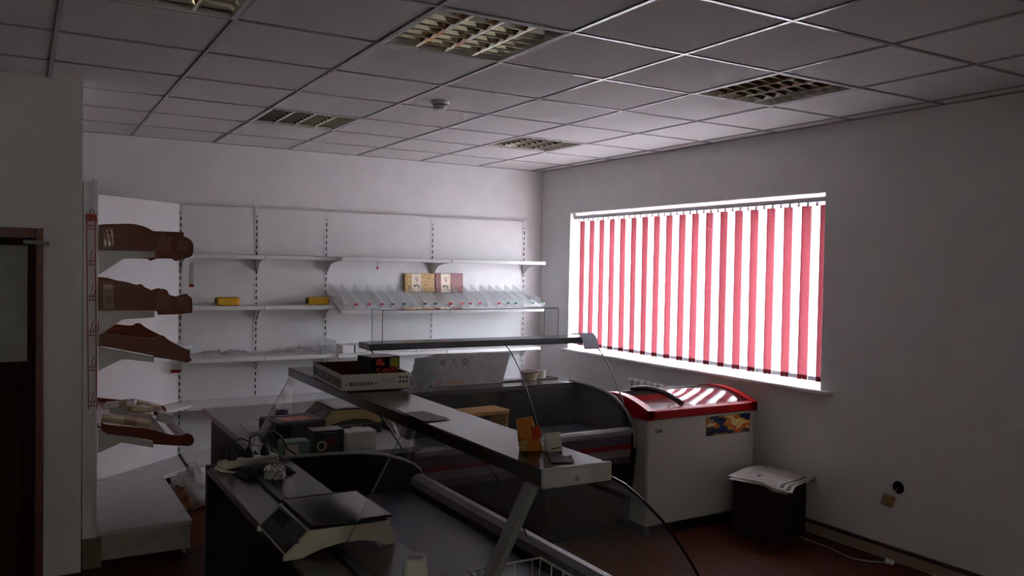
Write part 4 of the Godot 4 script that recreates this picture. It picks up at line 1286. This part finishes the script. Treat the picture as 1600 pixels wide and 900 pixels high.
# ------------------------------------------------------------------ goods on the counters
func build_counter_goods() -> void:
	# open brewery tray on the brown top board
	var tr := thing("beer_tray", "open white cardboard beer tray with BREWERY printed on its end", "tray", Vector3(1.135, 1.243, -3.075), deg_to_rad(-4.0))
	var hw := 0.13
	var hd := 0.215
	var hh := 0.062
	var inner := MB.new()
	inner.span(Vector3(-hw, 0, -hd), Vector3(hw, 0.004, hd))
	inner.span(Vector3(-hw + 0.004, 0.004, -hd + 0.004), Vector3(-hw + 0.007, hh - 0.001, hd - 0.004))
	inner.span(Vector3(hw - 0.007, 0.004, -hd + 0.004), Vector3(hw - 0.004, hh - 0.001, hd - 0.004))
	inner.span(Vector3(-hw + 0.007, 0.004, -hd + 0.004), Vector3(hw - 0.007, hh - 0.001, -hd + 0.007))
	inner.span(Vector3(-hw + 0.007, 0.004, hd - 0.007), Vector3(hw - 0.007, hh - 0.001, hd - 0.004))
	obj("inner_card", inner, M.cardboard, tr)
	for s in [-1.0, 1.0]:
		obj("end_wall", MB.new().span(Vector3(-hw, 0.004, s * hd), Vector3(hw, hh, s * (hd - 0.004))), M.paper, tr)
		var sw := obj("side_wall", MB.new().span(Vector3(s * hw, 0.004, -hd), Vector3(s * (hw - 0.004), hh, hd)), M.paper, tr)
		obj("dark_band", MB.new().span(Vector3(s * (hw + 0.0006), 0.016, -hd + 0.003), Vector3(s * hw, 0.046, hd - 0.003)), M.navy, sw)
		for q in 3:
			obj("band_print", MB.new().box(Vector3(s * (hw + 0.0010), 0.031, -0.10 + q * 0.10), Vector3(0.0006, 0.016, 0.06 - 0.012 * q)), M.stripe_grey, sw)
	text("• BREWERY •", 0.014, M.black, tr, Vector3(-0.055, 0.026, hd + 0.0004), Basis.IDENTITY, 0.115, "lettering", 700)
	for q in 2:
		obj("fine_print", MB.new().box(Vector3(0.045, 0.040 - q * 0.010, hd + 0.0004), Vector3(0.055, 0.0018, 0.0006)), M.grey, tr)
	for q in 6:
		obj("printed_mark", MB.new().box(Vector3(0.092 + 0.013 * (q % 3), 0.045 - 0.016 * (q / 3), hd + 0.0005), Vector3(0.007, 0.010 - 0.003 * (q % 2), 0.0006)), M.black, tr)
	# small dark blue box in the tray
	var sb := thing("sweets_box", "small navy box with red lettering and yellow print standing in the beer tray", "box", Vector3(1.195, 1.2475, -3.03), deg_to_rad(10.0))
	obj("carton", MB.new().span(Vector3(-0.062, 0, -0.056), Vector3(0.062, 0.104, 0.056), 0.002), M.navy, sb)
	obj("lid_panel", MB.new().span(Vector3(-0.060, 0.104, -0.054), Vector3(0.060, 0.1048, 0.054)), mat(Color(0.40, 0.40, 0.45), 0.3), sb)  # grey top: light reflected off the navy lid, put into its colour
	text("Smile", 0.030, M.pinkish, sb, Vector3(0.006, 0.052, 0.0572), Basis(Vector3(0, 0, 1), 0.10), 0.098, "lettering", 700)
	obj("red_print", MB.new().prism(PackedVector2Array([Vector2(-0.040, 0.073), Vector2(-0.016, 0.072), Vector2(-0.006, 0.076), Vector2(-0.008, 0.082), Vector2(-0.016, 0.086), Vector2(-0.020, 0.098), Vector2(-0.036, 0.098), Vector2(-0.046, 0.088), Vector2(-0.047, 0.078)]), Vector3(0, 0, 0.056), Vector3.RIGHT, Vector3.UP, Vector3(0, 0, 0.0006)), M.pinkish, sb)
	obj("pale_print", MB.new().box(Vector3(0.036, 0.082, 0.0562), Vector3(0.040, 0.034, 0.0006)), mat(Color(0.60, 0.60, 0.38), 0.4), sb)
	obj("yellow_print", MB.new().lathe([Vector2(0.014, 0), Vector2(0.014, 0.0009), Vector2(0, 0.0009)], Vector3(0.040, 0.078, 0.056), 16, Basis(Vector3.RIGHT, PI / 2)), mat(Color(0.66, 0.66, 0.20), 0.4), sb)
	# paper sheet curling over the rear edge of the top board
	var ps := obj("paper_sheet", MB.new().grid(8, 6, func(u, v):
		var z: float = (u - 0.5) * 0.16
		var x: float = (v - 0.5) * 0.10
		return Vector3(x, 0.0015 + 0.012 * pow(clampf(-(x + 0.02) / 0.03, 0, 1), 2.0) * (0.4 + u), -z), 0.0004), M.paper)
	ps.position = Vector3(1.052, 1.243, -2.30)
	ps.rotation.y = 0.12
	tag(ps, "white paper sheet curling at the rear edge of the brown counter top", "paper")
	# amber pouch, white card, folded note near the board's end
	var ab := thing("amber_pouch", "small amber plastic pouch slumped on the end of the brown counter top", "pouch", Vector3(1.115, 1.243, -1.775), 0.25)
	var nz := FastNoiseLite.new()
	nz.seed = 61
	nz.frequency = 9.0
	obj("pouch_skin", MB.new().grid(18, 14, func(u, v):
		var th: float = u * TAU
		var k: float = v
		var wx := lerpf(0.036, 0.030, k)
		var wz := lerpf(0.026, 0.003, pow(k, 1.2))
		var r: float = 1.0 + 0.22 * nz.get_noise_3d(cos(th), sin(th), k * 2.0)
		return Vector3(cos(th) * wx * r - 0.028 * k, 0.074 * k, sin(th) * wz * r)), M.amber, ab)
	obj("top_seal", MB.new().box(Vector3(-0.028, 0.077, 0), Vector3(0.058, 0.010, 0.003), 0.001), M.amber, ab)
	obj("front_label", MB.new().box(Vector3(-0.002, 0.045, 0.0165), Vector3(0.034, 0.032, 0.0012), 0.0004, Basis(Vector3.RIGHT, -0.28)), M.orange_print, ab)
	obj("clear_fold", MB.new().box(Vector3(-0.040, 0.016, 0.012), Vector3(0.030, 0.028, 0.018), 0.008), mat(Color(0.66, 0.56, 0.30), 0.4), ab)
	var wc := thing("white_card", "small white folded card standing beside the amber pouch", "card", Vector3(1.150, 1.243, -1.735), 0.1)
	obj("front_leaf", MB.new().box(Vector3(0, 0.0225, 0.008), Vector3(0.048, 0.048, 0.0012), 0.0004, Basis(Vector3.RIGHT, -0.22)), M.paper, wc)
	obj("back_leaf", MB.new().box(Vector3(0, 0.0225, -0.004), Vector3(0.048, 0.048, 0.0012), 0.0004, Basis(Vector3.RIGHT, 0.22)), M.paper, wc)
	obj("printed_line", MB.new().box(Vector3(0.004, 0.008, 0.0122), Vector3(0.030, 0.003, 0.0008), 0.0, Basis(Vector3.RIGHT, -0.22)), M.cardboard, wc)
	var fnote := obj("folded_note", MB.new().grid(6, 5, func(u, v): return Vector3((u - 0.5) * 0.055, 0.002 + 0.005 * sin(u * 6.0) * v + 0.002 * v, -(v - 0.5) * 0.075), 0.0006), tmat(noise_tex(0.08, Color(0.40, 0.40, 0.42), Color(0.72, 0.72, 0.72), 62), 0.7, 14.0))
	fnote.position = Vector3(1.118, 1.243, -1.645)
	fnote.rotation.y = -0.5
	tag(fnote, "folded grey printed note lying at the end of the brown counter top", "note")
	# paper lying on the far counter's board
	var fp := obj("paper_slip", MB.new().grid(4, 6, func(u, v): return Vector3((u - 0.5) * 0.12, 0.004 + 0.02 * sin(v * 3.0) - 0.08 * pow(clampf((0.25 - v) / 0.25, 0, 1), 1.4), -(v - 0.5) * 0.18), 0.0005), mat(Color(0.62, 0.62, 0.66), 0.8))
	fp.position = Vector3(3.28, 1.246, -4.58)
	tag(fp, "crumpled paper slip hanging over the long counter's top at the window end", "paper")
	# near scale
	make_scale("kitchen-style shop scale with dark steel pan on the work surface of the brown-topped counter", Vector3(0.655, 0.842, -2.375), M.scale_white, M.dark_grey, M.steel)
	# far scale, raised on its dark base
	var fs := make_scale("cream shop scale with sticker standing on the pale desk", Vector3(1.335, 0.858, -4.20), M.cream_scale, M.black, M.pale_grey)
	obj("sticker", MB.new().box(Vector3(0.20, -0.026, 0.003), Vector3(0.055, 0.026, 0.002)), M.paper, fs)
	obj("dark_base", MB.new().span(Vector3(0.0, -0.056, -0.31), Vector3(0.345, -0.002, 0.002), 0.005), M.black, fs)
	obj("lower_shell", MB.new().span(Vector3(0.045, -0.002, -0.30), Vector3(0.335, 0.026, -0.006), 0.004), M.black, fs)
	# stuff around the scale on the pale desk
	var bb := thing("black_device", "black box-shaped device with orange-red stripe beside the cream scale", "device", Vector3(1.175, 0.80, -4.13), 0.12)
	obj("casing", MB.new().box(Vector3(0, 0.065, 0), Vector3(0.26, 0.13, 0.24), 0.01), M.black, bb)
	obj("stripe", MB.new().box(Vector3(-0.005, 0.1305, 0.03), Vector3(0.15, 0.003, 0.10), 0.001, Basis(Vector3.UP, 0.1)), M.orange_print, bb)
	obj("paper_slot", MB.new().box(Vector3(0.0, 0.132, -0.06), Vector3(0.18, 0.006, 0.012)), M.grey, bb)
	var pp := obj("paper_bundle", MB.new().grid(6, 6, func(u, v): return Vector3((u - 0.5) * 0.26, 0.012 + 0.012 * sin(u * 4.0) + 0.018 * v * (1.0 - u), -(v - 0.5) * 0.20), 0.01), M.paper)
	pp.position = Vector3(1.16, 0.80, -4.52)
	tag(pp, "loose bundle of papers on the pale desk behind the black device", "papers")
	var bl := thing("blue_marker_cup", "small dark blue cup on the pale desk behind the papers", "cup", Vector3(1.27, 0.80, -4.68))
	obj("cup_wall", MB.new().lathe([Vector2(0, 0), Vector2(0.030, 0), Vector2(0.036, 0.07), Vector2(0.033, 0.07), Vector2(0.028, 0.006), Vector2(0, 0.006)], Vector3.ZERO, 18), M.navy, bl)
	obj("rim_band", MB.new().lathe([Vector2(0.0355, 0.058), Vector2(0.0372, 0.072), Vector2(0.033, 0.072)], Vector3.ZERO, 18), M.stripe_purple, bl)
	var bxs := [["pale green and white carton under the black device's front", Vector3(1.105, 0.80, -3.86), Vector3(0.13, 0.075, 0.09), mat(Color(0.42, 0.56, 0.50), 0.6)], ["black tin with red print between two cartons on the pale desk", Vector3(1.262, 0.80, -3.87), Vector3(0.15, 0.105, 0.10), M.black], ["plain white carton at the end of the pale desk", Vector3(1.425, 0.80, -3.87), Vector3(0.155, 0.095, 0.10), M.paper]]
	for k in 3:
		var t := thing(["green_carton", "black_tin", "white_box"][k], bxs[k][0], ["carton", "tin", "carton"][k], bxs[k][1])
		var s: Vector3 = bxs[k][2]
		obj("body", MB.new().box(Vector3(0, s.y * 0.5, 0), s, 0.004), bxs[k][3], t)
		if k == 1:
			obj("red_print", MB.new().box(Vector3(0.01, s.y * 0.55, s.z * 0.5), Vector3(0.07, 0.045, 0.0012)), M.red_dark, t)
			obj("round_print", MB.new().lathe([Vector2(0.024, 0), Vector2(0.024, 0.001), Vector2(0.016, 0.001), Vector2(0.016, 0)], Vector3(-0.035, s.y * 0.4, s.z * 0.5), 18, Basis(Vector3.RIGHT, PI / 2)), M.cream, t)
			obj("lid", MB.new().box(Vector3(0, s.y + 0.004, 0), Vector3(s.x + 0.003, 0.010, s.z + 0.003), 0.003), M.black_gloss, t)
		elif k == 0:
			obj("white_label", MB.new().box(Vector3(-0.02, s.y * 0.5, s.z * 0.5), Vector3(0.06, 0.05, 0.0012)), M.paper, t)
		else:
			obj("side_fold", MB.new().box(Vector3(s.x * 0.5, s.y * 0.5, 0), Vector3(0.0014, s.y * 0.9, s.z * 0.7)), M.cardboard, t)
	# extension strip with plugs, black pouch and cord coil on the work surface
	var es := thing("extension_strip", "white extension strip with three black plugs on the work surface", "power strip", Vector3(0.835, 0.842, -3.585), deg_to_rad(12.0))
	obj("strip_body", MB.new().box(Vector3(0, 0.018, 0), Vector3(0.26, 0.036, 0.05), 0.008), M.scale_white, es)
	for k in 3:
		var px := -0.075 + k * 0.075
		var pg := obj("plug", MB.new().lathe([Vector2(0.021, 0.036), Vector2(0.021, 0.050), Vector2(0.015, 0.068), Vector2(0.008, 0.080), Vector2(0, 0.080)], Vector3(px, 0, 0), 12), M.black, es)
		obj("plug_cord", MB.new().tube([Vector3(px, 0.078, 0), Vector3(px + 0.01, 0.105 + 0.012 * k, -0.01), Vector3(px + 0.05, 0.115 + 0.008 * k, -0.03), Vector3(px + 0.10, 0.09, -0.05), Vector3(px + 0.14, 0.03, -0.07), Vector3(px + 0.16, 0.006, -0.02)], 0.0042, 6), M.black, pg)
	obj("lead_cord", MB.new().tube([Vector3(-0.13, 0.016, 0), Vector3(-0.155, 0.018, 0.02), Vector3(-0.15, 0.012, 0.06), Vector3(-0.11, 0.007, 0.10), Vector3(-0.04, 0.006, 0.13), Vector3(0.05, 0.006, 0.15)], 0.005, 6), M.scale_white, es)
	var bp := thing("black_pouch", "flat black zip pouch in front of the extension strip", "pouch", Vector3(0.865, 0.842, -3.43), 0.2)
	obj("pouch_body", MB.new().grid(16, 8, func(u, v):
		var x: float = (u - 0.5) * 0.22
		var s: float = sin(PI * u) * sin(PI * v)
		return Vector3(x, 0.002 + 0.045 * pow(maxf(s, 0.0), 0.45), -(v - 0.5) * 0.13)), M.black, bp)
	obj("zip", MB.new().tube([Vector3(-0.09, 0.032, 0.02), Vector3(0, 0.0445, 0.012), Vector3(0.09, 0.032, 0.02)], 0.0025, 6), M.dark_grey, bp)
	var co := thing("cord_coil", "small coil of white plaited cord on the work surface", "coil", Vector3(0.872, 0.842, -3.31))
	for k in 3:
		var ring := []
		for q in 41:
			var a := TAU * q / 40.0
			ring.append(Vector3(cos(a) * (0.032 + 0.007 * sin(a * 9.0 + k * 2.1)), 0.013 + 0.0155 * k + 0.007 * sin(a * 9.0 + k * 3.1 + 1.5), sin(a) * (0.032 + 0.007 * sin(a * 9.0 + k * 2.1))))
		obj("turn", MB.new().tube(ring, 0.0062, 8, false), M.paper, co)
	# stack of plastic cups standing upside down near the rear post
	var cu := thing("cup_stack", "stack of upturned white plastic cups beside the slanted rear pane", "cups", Vector3(0.772, 0.842, -1.715))
	obj("outer_cup", MB.new().lathe([Vector2(0.0325, 0.12), Vector2(0.0245, 0.198), Vector2(0.0225, 0.2005), Vector2(0.020, 0.197), Vector2(0, 0.197)], Vector3.ZERO, 28), M.white_plastic, cu)
	for k in 6:
		var y := 0.0 + k * 0.02
		obj("cup_rim", MB.new().lathe([Vector2(0.031, y), Vector2(0.0345, y + 0.002), Vector2(0.0345, y + 0.006), Vector2(0.0328, y + 0.008), Vector2(0.0325, y + 0.02)], Vector3.ZERO, 28), M.white_plastic, cu)
	# inside the near counter: white wire basket
	var wb := thing("wire_basket", "white wire basket on the deck inside the brown-topped counter", "basket", Vector3(1.20, 0.634, -1.86))
	var bw := 0.12
	var bd := 0.18
	var bh := 0.215
	obj("top_rim", MB.new().tube([Vector3(-bw, bh, -bd), Vector3(bw, bh, -bd), Vector3(bw, bh, bd), Vector3(-bw, bh, bd), Vector3(-bw, bh, -bd)], 0.0035, 6), M.white_plastic, wb)
	for k in 7:
		var z := -bd + bd * 2.0 * k / 6.0
		obj("wire", MB.new().tube([Vector3(-bw, bh, z), Vector3(-bw + 0.015, 0.012, z), Vector3(-bw + 0.03, 0.003, z), Vector3(bw - 0.03, 0.003, z), Vector3(bw - 0.015, 0.012, z), Vector3(bw, bh, z)], 0.0022, 6), M.white_plastic, wb)
	for k in 4:
		var x := -bw + 0.03 + (bw - 0.03) * 2.0 * k / 3.0
		obj("wire", MB.new().tube([Vector3(x, bh, -bd), Vector3(x, 0.012, -bd + 0.015), Vector3(x, 0.003, -bd + 0.03), Vector3(x, 0.003, bd - 0.03), Vector3(x, 0.012, bd - 0.015), Vector3(x, bh, bd)], 0.0022, 6), M.white_plastic, wb)
	# inside and behind the far counter
	var st := thing("wooden_stand", "small yellowish wooden stand inside the long counter", "stand", Vector3(2.41, 0.633, -4.50), 0.08)
	obj("top_board", MB.new().span(Vector3(-0.20, 0.165, -0.09), Vector3(0.20, 0.190, 0.09), 0.004), M.wood_yellow, st)
	obj("side_board", MB.new().span(Vector3(0.172, 0.0, -0.085), Vector3(0.195, 0.165, 0.085), 0.003), M.wood_yellow, st)
	obj("side_board", MB.new().span(Vector3(-0.195, 0.0, -0.085), Vector3(-0.172, 0.165, 0.085), 0.003), M.wood_yellow, st)
	obj("back_board", MB.new().span(Vector3(-0.17, 0.0, -0.085), Vector3(0.17, 0.165, -0.075), 0.002), M.dark_grey, st)
	var im := Image.create(256, 96, false, Image.FORMAT_RGB8)
	im.fill(Color(0.60, 0.59, 0.60))
	var nz2 := FastNoiseLite.new()
	nz2.seed = 12
	nz2.frequency = 0.03
	for y in 96:
		for x in 256:
			var c := Color(0.58, 0.57, 0.58).lerp(Color(0.66, 0.65, 0.66), nz2.get_noise_2d(x, y) + 0.5)
			for q in [[28, 22, 11, 3], [102, 22, 13, 4], [62, 14, 5, 0], [126, 8, 4, 0], [120, 34, 3, 0], [112, 40, 3, 0]]:
				var r := Vector2(x - q[0], y - q[1]).length()
				if r < q[2] and r >= q[3]:
					c = c.lerp(Color(0.34, 0.33, 0.36), 0.75)
			if absf(absf(x - 62.0) + absf(y - 36.0) - 12.0) < 1.5:
				c = c.lerp(Color(0.34, 0.33, 0.36), 0.7)
			if (y > 76 and x > 50 and x < 100 and fposmod(nz2.get_noise_2d(x * 2.0, y * 3.0), 0.3) > 0.08) or (y > 82 and x > 6 and x < 30):
				c = c.lerp(Color(0.72, 0.44, 0.18), 0.6)
			if y > 56 and y < 59 and x > 10 and x < 130:
				c = c.lerp(Color(0.45, 0.44, 0.46), 0.5)
			im.set_pixel(x, y, c)
	var bo := thing("printed_board", "large grey printed plastic board leaning behind the long counter", "board", Vector3(2.62, 0.912, -4.93))
	bo.rotation.x = -0.10
	var brd := MB.new()
	brd.prism(PackedVector2Array([Vector2(-0.30, 0.0), Vector2(0.23, 0.0), Vector2(0.30, 0.19), Vector2(0.295, 0.205), Vector2(-0.275, 0.215), Vector2(-0.29, 0.2)]), Vector3(0, 0, -0.004), Vector3.RIGHT, Vector3.UP, Vector3(0, 0, 0.004))
	obj("board_body", brd, mat(Color(0.62, 0.61, 0.62), 0.4), bo)
	var bq := MB.new()
	bq.quad(Vector3(-0.285, 0.008, 0.0006), Vector3(0.225, 0.008, 0.0006), Vector3(0.285, 0.20, 0.0006), Vector3(-0.275, 0.20, 0.0006), Vector3(0, 0, 1))
	obj("board_print", bq, pmat(im, 0.35), bo)
	var nzc := FastNoiseLite.new()
	nzc.seed = 19
	nzc.frequency = 7.0
	var cs := obj("crumpled_sheet", MB.new().grid(20, 16, func(u, v): return Vector3((u - 0.5) * 0.17 + 0.075 * v, 0.002 + 0.195 * v, 0.035 * nzc.get_noise_2d(u, v * 0.8) - 0.03 * v)), mat(Color(0.62, 0.63, 0.68), 0.35))
	cs.position = Vector3(2.20, 0.913, -4.885)
	tag(cs, "crumpled pale plastic sheet next to the printed board behind the long counter", "plastic sheet")
	var bt := thing("blue_sachet", "small dark blue sachet leaning next to the crumpled plastic sheet", "sachet", Vector3(2.10, 0.912, -4.86), 0.5)
	obj("sachet", MB.new().grid(6, 8, func(u, v): return Vector3((u - 0.5) * 0.06, 0.002 + 0.11 * v, 0.014 * sin(PI * u) * sin(PI * v) - 0.03 * v), 0.002), M.stripe_purple, bt)
	obj("seal", MB.new().box(Vector3(0, 0.114, -0.031), Vector3(0.058, 0.010, 0.002)), M.navy, bt)
	for k in 2:
		var tb := thing(["plastic_tub", "brown_tub"][k], ["small white round plastic tub at the window end of the long counter", "low tub with brown lid beside the white tub"][k], "tub", [Vector3(3.20, 0.912, -4.99), Vector3(3.10, 0.912, -4.98)][k])
		var r := [0.038, 0.06][k] as float
		var h := [0.058, 0.05][k] as float
		obj("tub_wall", MB.new().lathe([Vector2(0, 0), Vector2(r * 0.82, 0), Vector2(r, h), Vector2(r * 1.06, h), Vector2(r * 1.06, h + 0.004), Vector2(r * 0.95, h + 0.004), Vector2(r * 0.78, 0.004), Vector2(0, 0.004)], Vector3.ZERO, 20), [M.white_plastic, M.beige_plastic][k], tb)
		if k == 1:
			var lid := obj("lid", MB.new().lathe([Vector2(r * 1.08, h), Vector2(r * 1.08, h + 0.008), Vector2(r * 0.9, h + 0.010), Vector2(0, h + 0.009)], Vector3.ZERO, 20), M.cardboard, tb)
			lid.rotation.z = 0.06
			lid.position.y = 0.004

func make_scale(label: String, at: Vector3, side: Material, panel: Material, pan: Material) -> Node3D:
	# origin at the near left foot; x to the right (away from the keys), z negative to the back
	var t := thing("shop_scale", label, "scale", at)
	var W := 0.345
	var D := 0.32
	var sp := PackedVector2Array([Vector2(0.0, 0.0), Vector2(0.0, 0.010), Vector2(0.075, 0.078), Vector2(0.325, 0.072), Vector2(0.345, 0.0), Vector2(0.315, 0.0), Vector2(0.285, 0.016), Vector2(0.235, 0.026), Vector2(0.175, 0.028), Vector2(0.115, 0.020), Vector2(0.075, 0.008), Vector2(0.055, 0.0)])
	for s in 2:
		obj("side_shell", MB.new().prism(sp, Vector3(0, 0, -0.012 if s == 0 else -D), Vector3.RIGHT, Vector3.UP, Vector3(0, 0, 0.012)), side, t)
	obj("housing", MB.new().prism(PackedVector2Array([Vector2(0.006, 0.012), Vector2(0.077, 0.076), Vector2(0.322, 0.070), Vector2(0.335, 0.030), Vector2(0.10, 0.028), Vector2(0.04, 0.008)]), Vector3(0, 0, -D + 0.012), Vector3.RIGHT, Vector3.UP, Vector3(0, 0, D - 0.024)), side, t)
	var ax := (Vector3(0.077, 0.076, 0) - Vector3(0.006, 0.012, 0)).normalized()
	var nr := Vector3(-ax.y, ax.x, 0)
	var bs := Basis(ax, nr, Vector3(0, 0, 1))
	var cpos := Vector3(0.0415, 0.044, -D * 0.5)
	var kp := obj("control_panel", MB.new().box(cpos + nr * 0.002, Vector3(0.086, 0.006, D - 0.03), 0.002, bs), panel, t)
	obj("display", MB.new().box(cpos + nr * 0.0055 + ax * 0.018 + Vector3(0, 0, -0.06), Vector3(0.034, 0.002, 0.13), 0.0008, bs), M.lcd, kp)
	var bm := MB.new().box(Vector3.ZERO, Vector3(0.011, 0.003, 0.013), 0.001, bs).mesh()
	for i in 3:
		for j in 7:
			obj("key", bm, M.button, kp, cpos + nr * 0.0055 + ax * (-0.028 + 0.015 * i) + Vector3(0, 0, -0.10 + 0.03 * j + (0.0 if i < 2 else 0.08)) if i < 2 or j > 3 else cpos + nr * 0.0055 + ax * (-0.028 + 0.015 * (i - 1) ) + Vector3(0, 0, -0.10 + 0.03 * j))
	obj("top_deck", MB.new().span(Vector3(0.078, 0.070, -D + 0.01), Vector3(0.322, 0.080, -0.010), 0.003), panel, t)
	var pm := MB.new()
	pm.span(Vector3(0.084, 0.086, -D + 0.002), Vector3(0.332, 0.090, -0.002), 0.0015)
	var pn := obj("weighing_pan", pm, pan, t)
	obj("pan_rim", MB.new().tube([Vector3(0.084, 0.088, -D + 0.002), Vector3(0.332, 0.088, -D + 0.002), Vector3(0.332, 0.088, -0.002), Vector3(0.084, 0.088, -0.002), Vector3(0.084, 0.088, -D + 0.002)], 0.0045, 8), pan, pn)
	for sx in [0.12, 0.29]:
		for sz in [-0.05, -D + 0.05]:
			obj("pan_support", MB.new().lathe([Vector2(0.014, 0.078), Vector2(0.011, 0.087), Vector2(0, 0.087)], Vector3(sx, 0, sz), 10), M.black, pn)
	return t

# ------------------------------------------------------------------ small things on wall and floor
func build_small_things() -> void:
	var wh := thing("round_wall_box", "round black wall box without a cover low on the bare wall", "wall box", Vector3(RW, 0.445, -3.028))
	var bs := Basis(Vector3(0, 0, 1), PI / 2)
	obj("box_ring", MB.new().lathe([Vector2(0.026, 0.0005), Vector2(0.026, 0.002), Vector2(0.036, 0.002), Vector2(0.038, 0.0)], Vector3.ZERO, 28, bs), M.black, wh)
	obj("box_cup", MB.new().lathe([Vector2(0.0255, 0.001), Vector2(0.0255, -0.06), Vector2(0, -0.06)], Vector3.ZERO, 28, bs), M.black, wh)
	var so := thing("loose_socket", "loose beige socket hanging from its wires below the round wall box", "socket", Vector3(RW - 0.026, 0.36, -3.075))
	obj("face_plate", MB.new().box(Vector3.ZERO, Vector3(0.014, 0.078, 0.070), 0.005, Basis(Vector3(0, 0, 1), 0.25) * Basis(Vector3.UP, 0.5) * Basis(Vector3.RIGHT, 0.4)), M.beige_plastic, so)
	obj("socket_body", MB.new().box(Vector3(0.010, 0.006, 0.012), Vector3(0.022, 0.042, 0.042), 0.004, Basis(Vector3.UP, 0.5) * Basis(Vector3.RIGHT, 0.4)), M.wood_yellow, so)
	obj("wire", MB.new().tube([Vector3(0.022, 0.080, 0.045), Vector3(0.008, 0.07, 0.042), Vector3(0.006, 0.045, 0.03), Vector3(0.012, 0.02, 0.015)], 0.003, 6), M.scale_white, so)
	var cb := thing("floor_cable", "thin white cable with a plug lying on the floor along the skirting", "cable", Vector3(4.36, 0, -3.2))
	obj("cable", MB.new().tube([Vector3(-0.03, 0.004, -0.46), Vector3(-0.045, 0.004, -0.34), Vector3(-0.045, 0.004, -0.22), Vector3(-0.06, 0.004, -0.12), Vector3(-0.08, 0.004, -0.04), Vector3(-0.075, 0.004, 0.03), Vector3(-0.035, 0.004, 0.09), Vector3(0.0, 0.006, 0.13), Vector3(0.025, 0.010, 0.155)], 0.0032, 6), M.white_plastic, cb)
	obj("plug", MB.new().box(Vector3(0.035, 0.016, 0.175), Vector3(0.03, 0.028, 0.05), 0.006, Basis(Vector3.UP, 0.4)), M.white_plastic, cb)
